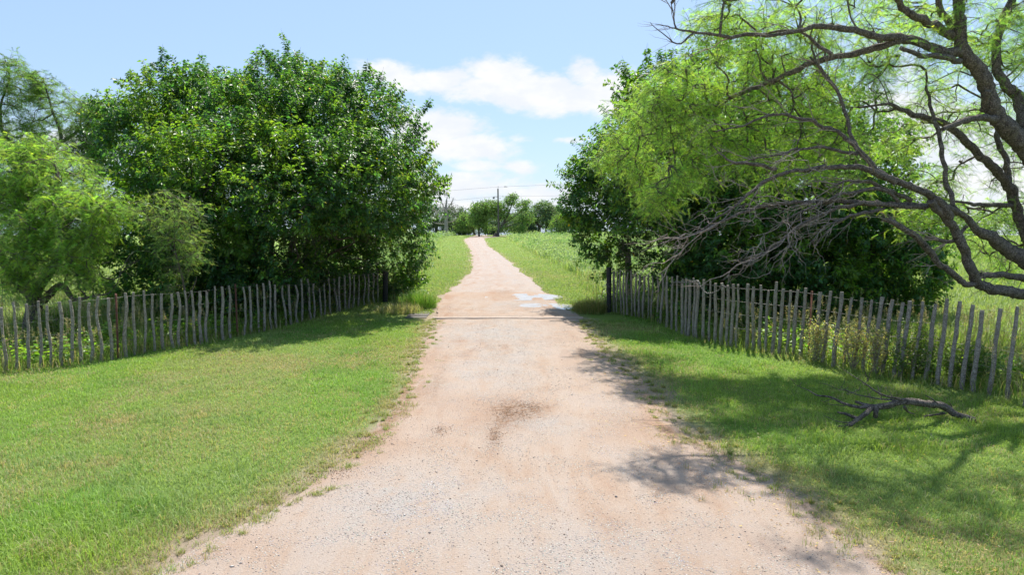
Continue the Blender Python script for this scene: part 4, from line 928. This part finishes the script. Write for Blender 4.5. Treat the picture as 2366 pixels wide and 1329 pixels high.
dry = np.clip(sst(fbm(x, y, .7, 31), .5, .78) * .55 + .9 * (1 - sst(rdist, .05, .5 + .5 * vn(x, y, 1, 7))), 0, 1)
c = mixc(np.broadcast_to(G1, (n, 3)), G2, sst(fbm(x, y, .9, 14), .35, .65)); c = mixc(c, G3, np.clip(sst(fbm(x, y, .35, 17), .4, .7) * .5, 0, 1))
c = mixc(c, np.array([.29, .345, .15]), sst(fbm(x, y, .28, 83) + .06 * (x < -4), .52, .74) * .55)
isdry = rng.random(n) < dry * .75 + .05 + .5 * sst(fbm(x, y, 1.9, 57), .66, .8)
c = np.where(isdry[:, None], STRAW * (.7 + .5 * rng.random((n, 1))), c * (1 + .18 * rng.normal(size=(n, 1))))
blades(bf, x, y, h, w, rng.uniform(.2, 1.3, n), np.clip(c, .02, .7))
for side_ in (0, 1):                 # ragged tufts creeping onto the lane
    cyy = 4.6 + 15 * rng.random(330) ** 1.3; cxx = (xl(cyy) - (-1) * 0) if side_ == 0 else xr(cyy)
    off = rng.normal(size=330) * .22 - .02; cxx = cxx + (off if side_ == 0 else -off)
    ii = np.repeat(np.arange(330), 46); rr_ = rng.uniform(.03, .13, 330)[ii] * np.sqrt(rng.random(len(ii))); aa = rng.uniform(0, 6.28, len(ii))
    hh = rng.uniform(.03, .10, 330)[ii] * rng.uniform(.5, 1.1, len(ii))
    cc = np.where(rng.random((len(ii), 1)) < (.15 + rng.random(330)[ii][:, None] * .7), STRAW * rng.uniform(.7, 1.1, (len(ii), 1)), np.array([.21, .29, .075]) * rng.uniform(.7, 1.3, (len(ii), 1)))
    blades(bf, cxx[ii] + rr_ * np.cos(aa), cyy[ii] + rr_ * np.sin(aa), hh, .0035 + .00025 * cyy[ii], rng.uniform(.3, 1.3, len(ii)), cc)
tag(bf.build('lawn_grass', M_GRASS), 'short mown green lawn on both sides of the lane in front of the fences', 'grass', kind='stuff')

# tall weeds and grass along and behind the fences
bf = Buf()
x, y = sample(200000, 8, 34, .9, 2, .9)
d = y - fenceY(x); rdist = road_dist(x, y)
keep = (d > -.30 - .8 * rng.random(len(x)) * sst(vn(x, y, 1.1), .3, .8)) & ((rdist > .9) | (y > 24)) & (d < 9) & (rdist > .3 + 1.5 * (y > 24)) & (rng.random(len(x)) < np.where(d < 1.2, 1, .5))
x, y, d = x[keep], y[keep], d[keep]; n = len(x)
h = rng.uniform(.14, .42, n) * (.35 + 1.1 * fbm(x, y, .9, 3)) * np.where(d < -.3, .75, 1.1) + .40 * (d > .3) * rng.random(n) * fbm(x, y, .5, 9)
c = mixc(np.broadcast_to(np.array([.15, .26, .045]), (n, 3)), np.array([.24, .32, .08]), rng.random(n))
isdry = rng.random(n) < .14 + .2 * (d < .1); c = np.where(isdry[:, None], np.array([.42, .36, .20]) * (.6 + .6 * rng.random((n, 1))), c)
blades(bf, x, y, h, .006 + .007 * rng.random(n) + .0002 * y, rng.uniform(.2, 1.1, n), c)
# feathery seed heads
k = rng.choice(n, 1500, replace=False); k = k[d[k] > -.2]
base = np.stack([x[k], y[k], np.zeros(len(k))], -1); hh = h[k] * 1.3 + .3; tp = base + np.stack([rng.normal(size=len(k)) * .1, rng.normal(size=len(k)) * .1, hh], -1)
v, f = tubes(np.stack([base, (base + tp) / 2 + rng.normal(size=base.shape) * .02, tp], 1), np.full((len(k), 3), .003), 3); bf.add(v, f, (.35, .36, .15))
m_ = 26; ii = np.repeat(np.arange(len(k)), m_); q = rng.random(len(ii)); sp_ = tp[ii] - np.stack([0 * q, 0 * q, q * .22], -1)
leaves(bf, sp_, rnd(len(ii)) + [0, 0, .7], rnd(len(ii)), rng.uniform(.03, .07, len(ii)), .008, vary((.48, .42, .27), len(ii), .15))
tag(bf.build('tall_grass', M_GRASS), 'tall weedy grass with pale seed heads along and behind the stake fences', 'grass', kind='stuff')

# broad-leaved weeds behind the fences
bf = Buf()
x, y = sample(9000, 9, 26, .9, 2); d = y - fenceY(x); keep = (d > .1) & (d < 3.6) & (np.abs(x) > 3.2) & (fbm(x, y, .7, 41) > .47); x, y = x[keep], y[keep]; n = len(x)
hh = rng.uniform(.2, .65, n); m_ = 12; ii = np.repeat(np.arange(n), m_); q = rng.random(len(ii))
p_ = np.stack([x[ii], y[ii], hh[ii] * (.3 + .7 * q)], -1) + rng.normal(size=(len(ii), 3)) * [.07, .07, .02]
dd = rnd(len(ii)) * [1, 1, .25]; leaves(bf, p_, dd + [0, 0, .05], unit(rnd(len(ii)) * .5 + [0, 0, 1]), rng.uniform(.06, .15, len(ii)), rng.uniform(.05, .10, len(ii)), vary((.13, .235, .05), len(ii), .25))
tag(bf.build('broadleaf_weeds', M_LEAF), 'broad-leaved weeds growing behind the stake fences', 'weeds', kind='stuff')

# field and verges beyond the gate
bf = Buf()
y = 20.6 * np.exp(rng.random(330000) * math.log(140 / 20.6)); x = rng.uniform(-.26, .30, len(y)) * y + rng.uniform(-1, 1, len(y)) * 2
rdist = road_dist(x, y) + (fbm(x, y, .6, 5) - .5) * .8
verge = np.interp(y, [20, 30, 60, 110], [1.3, 2.6, 3.2, 4.0]); vd = rdist - verge + (fbm(x, y, .3, 6) - .5) * 1.2
keep = (rdist > .05) & ~((y > 112) & (np.abs(x - np.interp(y, far_c[:, 1], far_c[:, 0])) < 1.9) & (y < 127))
keep &= ~((vd > 0) & (y < 24) & (x < -3))
x, y, rdist, vd = x[keep], y[keep], rdist[keep], vd[keep]; n = len(x)
tall = sst(vd, -.2, .8)
far_mown = sst(y, 113, 119) * (x < 2) ; tall *= 1 - far_mown
h = np.where(tall > rng.random(n), rng.uniform(.25, .75, n) * (.30 + 1.2 * fbm(x, y, .30, 3)), rng.uniform(.04, .09, n))
w = .006 + .00042 * y + .004 * rng.random(n)
c = mixc(np.broadcast_to(np.array([.235, .32, .09]), (n, 3)), np.array([.32, .42, .19]), tall)
c = mixc(c, np.array([.155, .27, .07]), sst(fbm(x, y, .25, 51), .48, .68) * tall)
isdry = rng.random(n) < .06 + .22 * (1 - tall) * sst(fbm(x, y, .6, 61), .45, .7) + .10 * tall; c = np.where(isdry[:, None], np.array([.40, .36, .19]) * (.7 + .5 * rng.random((n, 1))), c * (1 + .16 * rng.normal(size=(n, 1))))
blades(bf, x, y, h, w, rng.uniform(.2, 1.2, n), np.clip(c, .02, .7))
k = np.where((vd > .3) & (fbm(x, y, .22, 91) > .52) & (y > 24))[0]; k = rng.choice(k, min(5200, len(k)), replace=False)
ii = np.repeat(k, 16); hh = rng.uniform(.35, .95, len(k)) * (.5 + fbm(x[k], y[k], .3, 3)); q = rng.random(len(ii)); sc = (1 + y[ii] * .022)
p_ = np.stack([x[ii], y[ii], np.repeat(hh, 16) * (.25 + .75 * q)], -1) + rng.normal(size=(len(ii), 3)) * (.06 * sc[:, None]) * [1.4, 1.4, .5]
p_[:, 2] = np.maximum(p_[:, 2], .05)
wc = np.where((fbm(x[ii], y[ii], .15, 95) > .5)[:, None], np.array([.20, .33, .13]), np.array([.27, .37, .17]))
leaves(bf, p_, rnd(len(ii)) + [0, 0, .3], unit(rnd(len(ii)) * .7 + [0, 0, 1]), rng.uniform(.05, .11, len(ii)) * sc, rng.uniform(.02, .05, len(ii)) * sc, wc * rng.uniform(.7, 1.25, (len(ii), 1)))
tag(bf.build('field_grass', M_GRASS), 'pale green field grass and mown verges on both sides of the lane beyond the gate', 'grass', kind='stuff')

# open pasture seen past the trees at either side
bf = Buf()
y = 16 * np.exp(rng.random(130000) * math.log(120 / 16)); x = rng.uniform(.3, .95, len(y)) * y * np.where(rng.random(len(y)) < .68, 1, -1)
keep = y > fenceY(x) + 5; x, y = x[keep], y[keep]; n = len(x)
c = mixc(np.broadcast_to(np.array([.20, .30, .075]), (n, 3)), np.array([.30, .36, .14]), rng.random(n))
blades(bf, x, y, rng.uniform(.15, .5, n), .008 + .0006 * y, rng.uniform(.2, 1.2, n), c)
tag(bf.build('pasture_grass', M_GRASS), 'open green pasture behind the trees at both sides', 'grass', kind='stuff')

# countable plants
def tuft(label, px, py, n, h, r, col, drycol, frac, cat='grass clump', name='grass_clump', group=None):
    g = gp(px, py); bf = Buf()
    a = rng.uniform(0, 2 * np.pi, n); q = r * np.sqrt(rng.random(n)); x = g[0] + q * np.cos(a); y = g[1] + q * np.sin(a) * .8
    c = np.where(rng.random((n, 1)) < frac, np.array(drycol) * (.7 + .5 * rng.random((n, 1))), np.array(col) * (.8 + .4 * rng.random((n, 1))))
    blades(bf, x, y, h * rng.uniform(.5, 1.1, n) * (1 - .4 * q / r), .007 + .005 * rng.random(n), rng.uniform(.15, .9, n), c)
    tag(bf.build(name, M_GRASS), label, cat, group)
tuft('tall tan and green grass clump in front of the black gate post', 1365, 722, 1700, .72, .62, (.19, .25, .06), (.42, .34, .16), .45)
tuft('bright green grass clump under the right edge of the wide dark tree', 965, 712, 1500, .95, .65, (.16, .30, .05), (.36, .33, .15), .12)
tuft('pale dry grass clump at the foot of the black end post', 925, 722, 1100, .48, .75, (.24, .30, .09), (.50, .44, .26), .55)
def shrub(label, px, py, Yo, h, r, n, col, name='shrub', wood_m=M_TWIG, leaf=(.03, .06)):
    g = gp(px, py) + [0, Yo, 0]; root = thing(name, g, label, 'shrub', 'shrubs by the stake fences'); wood, cr = Buf(), Buf()
    sk = []
    for k in range(7):
        e = g + np.array([rng.normal() * r * .6, rng.normal() * r * .6, h * rng.uniform(.6, 1)]); o, _ = add_tube(wood, [g, (g + e) / 2 + rng.normal(size=3) * .05, e], [.012, .008, .003], 5, .1); sk.append(o)
    T = g + [0, 0, h * .55] + rnd(90) * np.array([r, r, h * .48]) * rng.random((90, 1)) ** .45; T[:, 2] = np.maximum(T[:, 2], .06)
    grow(wood, np.vstack(sk), None, T, .003, .0035, 3, 0, .1); wood.build('stem', wood_m, root, True)
    idx = rng.integers(0, 90, n); lp = T[idx] + rng.normal(size=(n, 3)) * .06
    leaves(cr, lp, rnd(n) + [0, 0, .1], rnd(n) + [0, 0, .5], rng.uniform(*leaf, n), rng.uniform(*leaf, n) * .5, vary(col, n, .25)); cr.build('foliage', M_LEAF, root)
for a in [('pale dry-flowered shrub leaning on the stakes below the leaning mesquite', 1900, 845, .25, 1.05, .22, 1500, (.34, .33, .24)),
          ('second pale dry-flowered shrub, in front of the dark thicket behind the stakes', 1990, 868, .35, 1.0, .28, 1700, (.33, .32, .22)),
          ('third pale dry-flowered shrub, beside the taller dark green one behind the stakes', 2050, 880, .4, .95, .2, 1200, (.32, .31, .21)),
          ('dark green twiggy shrub behind the stakes by the fallen limb', 2150, 890, .55, 1.0, .62, 5200, (.07, .12, .035)),
          ('low dark green shrub behind the last stakes near the fallen limb', 2290, 905, .6, .7, .5, 3600, (.08, .14, .04)),
          ('dark shrub under the dense tree behind the stakes near the chain', 1760, 800, 1.0, .85, .5, 3600, (.075, .135, .04)),
          ('leafy green shrub behind the stakes under the small bushy mesquite', 60, 800, 1.0, .8, .6, 3600, (.11, .19, .05))]:
    shrub(*a)

# small sprigs on the bare right edge of the lane
bf = Buf()
for px, py in [(1585,1090),(1600,1062),(1645,1085),(1668,1098),(1685,1100),(1700,1112),(1650,1140),(1680,1145),(1715,1150),(1735,1165),(1760,1150),(1825,1175),(1840,1200),(1828,1190),(1870,1270),(1885,1255),(1620,1165),(1665,1128),(1555,1035),(1555,1030),(1870,1165),(480,1300),(430,1325)]:
    g = gp(px, py); n = rng.integers(9, 22); c = np.where(rng.random((n, 1)) < .35, np.array([.36, .24, .12]), np.array([.19, .26, .06]))
    blades(bf, g[0] + rng.normal(size=n) * .025, g[1] + rng.normal(size=n) * .025, rng.uniform(.04, .15, n), np.full(n, .004), rng.uniform(.1, .7, n), c)
tag(bf.build('grass_sprigs', M_GRASS), 'scattered thin grass sprigs on the bare edge of the lane', 'grass', kind='stuff')

# dry leaf litter under the leaning mesquite
n = 2600; y = 5 + 8 * rng.random(n); x = xr(y) + rng.normal(size=n) * .55 + .1 + (rng.random(n) < .3) * rng.uniform(0, 4, n)
bf = Buf(); leaves(bf, np.stack([x, y, road_z(np.minimum(x, xr(y) - .01), y) + .012 + .02 * (x > xr(y))], -1), rnd(n) * [1, 1, .15], unit(rnd(n) * .4 + [0, 0, 1]), rng.uniform(.012, .05, n), rng.uniform(.004, .014, n), vary((.34, .25, .15), n, .35))
tag(bf.build('leaf_litter', M_LEAF), 'dry leaf litter along the bare edge of the lane under the leaning mesquite', 'leaf litter', kind='stuff')

# loose stones and clods on the lane
def stones(n, x, y, size, colf, name, label):
    z = road_z(x, y)
    base = unit(np.array([[1, 0, 0], [0, 1, 0], [-1, 0, 0], [0, -1, 0], [0, 0, 1], [0, 0, -1.]]))
    tri = np.array([[0, 1, 4], [1, 2, 4], [2, 3, 4], [3, 0, 4], [1, 0, 5], [2, 1, 5], [3, 2, 5], [0, 3, 5]])
    a = rng.uniform(0, 6.28, n); ca, sa = np.cos(a)[:, None], np.sin(a)[:, None]
    V = base[None] * (size[:, None] * rng.uniform(.7, 1.3, (n, 6)))[..., None] * np.array([1, .8, .6])
    V = np.stack([V[..., 0] * ca - V[..., 1] * sa, V[..., 0] * sa + V[..., 1] * ca, V[..., 2]], -1)
    V = V + np.stack([x, y, z + size * .25], -1)[:, None]
    o = mesh_obj(name, V.reshape(-1, 3), (np.arange(n)[:, None, None] * 6 + tri[None]).reshape(-1, 3), M_STONE, np.repeat(colf, 6, 0))
    tag(o, label, 'gravel', kind='stuff')
M_STONE, t, b = material('stone'); a = t.new('ShaderNodeAttribute', attribute_name='col'); t.l.new(a.outputs[0], b.inputs['Base Color']); b.inputs['Roughness'].default_value = .9
n = 26000; y = 4.4 + 18 * rng.random(n) ** 1.3; q = rng.random(n); x = xl(y) + (xr(y) - xl(y)) * q
kk = rng.random(n) < .25 + .75 * sst(fbm(x, y, 1.2, 71), .4, .65); x, y = x[kk], y[kk]; n = len(x)
size = rng.uniform(.003, .009, n) + (rng.random(n) < .012) * rng.uniform(.003, .012, n)
cl_ = np.array([[.36, .30, .26], [.46, .42, .38], [.29, .22, .17], [.22, .19, .175], [.14, .09, .07]])[rng.choice(5, n, p=[.38, .28, .2, .10, .04])] * rng.uniform(.8, 1.15, (n, 1))
stones(n, x, y, size, cl_, 'gravel', 'loose gravel and pebbles scattered over the dirt lane')
c0 = [(1178,958,.32,.5,380),(1145,1015,.12,.4,120),(1225,945,.3,.3,160),(1020,1000,.16,.25,80),(930,965,.3,.4,60),(770,1095,.35,.3,160),(860,1025,.3,.4,160)]
xs_, ys_ = [], []
for px, py, sx_, sy_, m_ in c0:
    g = gp(px, py); xs_.append(g[0] + rng.normal(size=m_) * sx_ * .5); ys_.append(g[1] + rng.normal(size=m_) * sy_ * .5)
x, y = np.concatenate(xs_), np.concatenate(ys_); n = len(x)
stones(n, x, y, rng.uniform(.003, .011, n), np.array([.21, .13, .08]) * rng.uniform(.7, 1.3, (n, 1)), 'mud_clods', 'brown dried mud clods on the dirt lane')
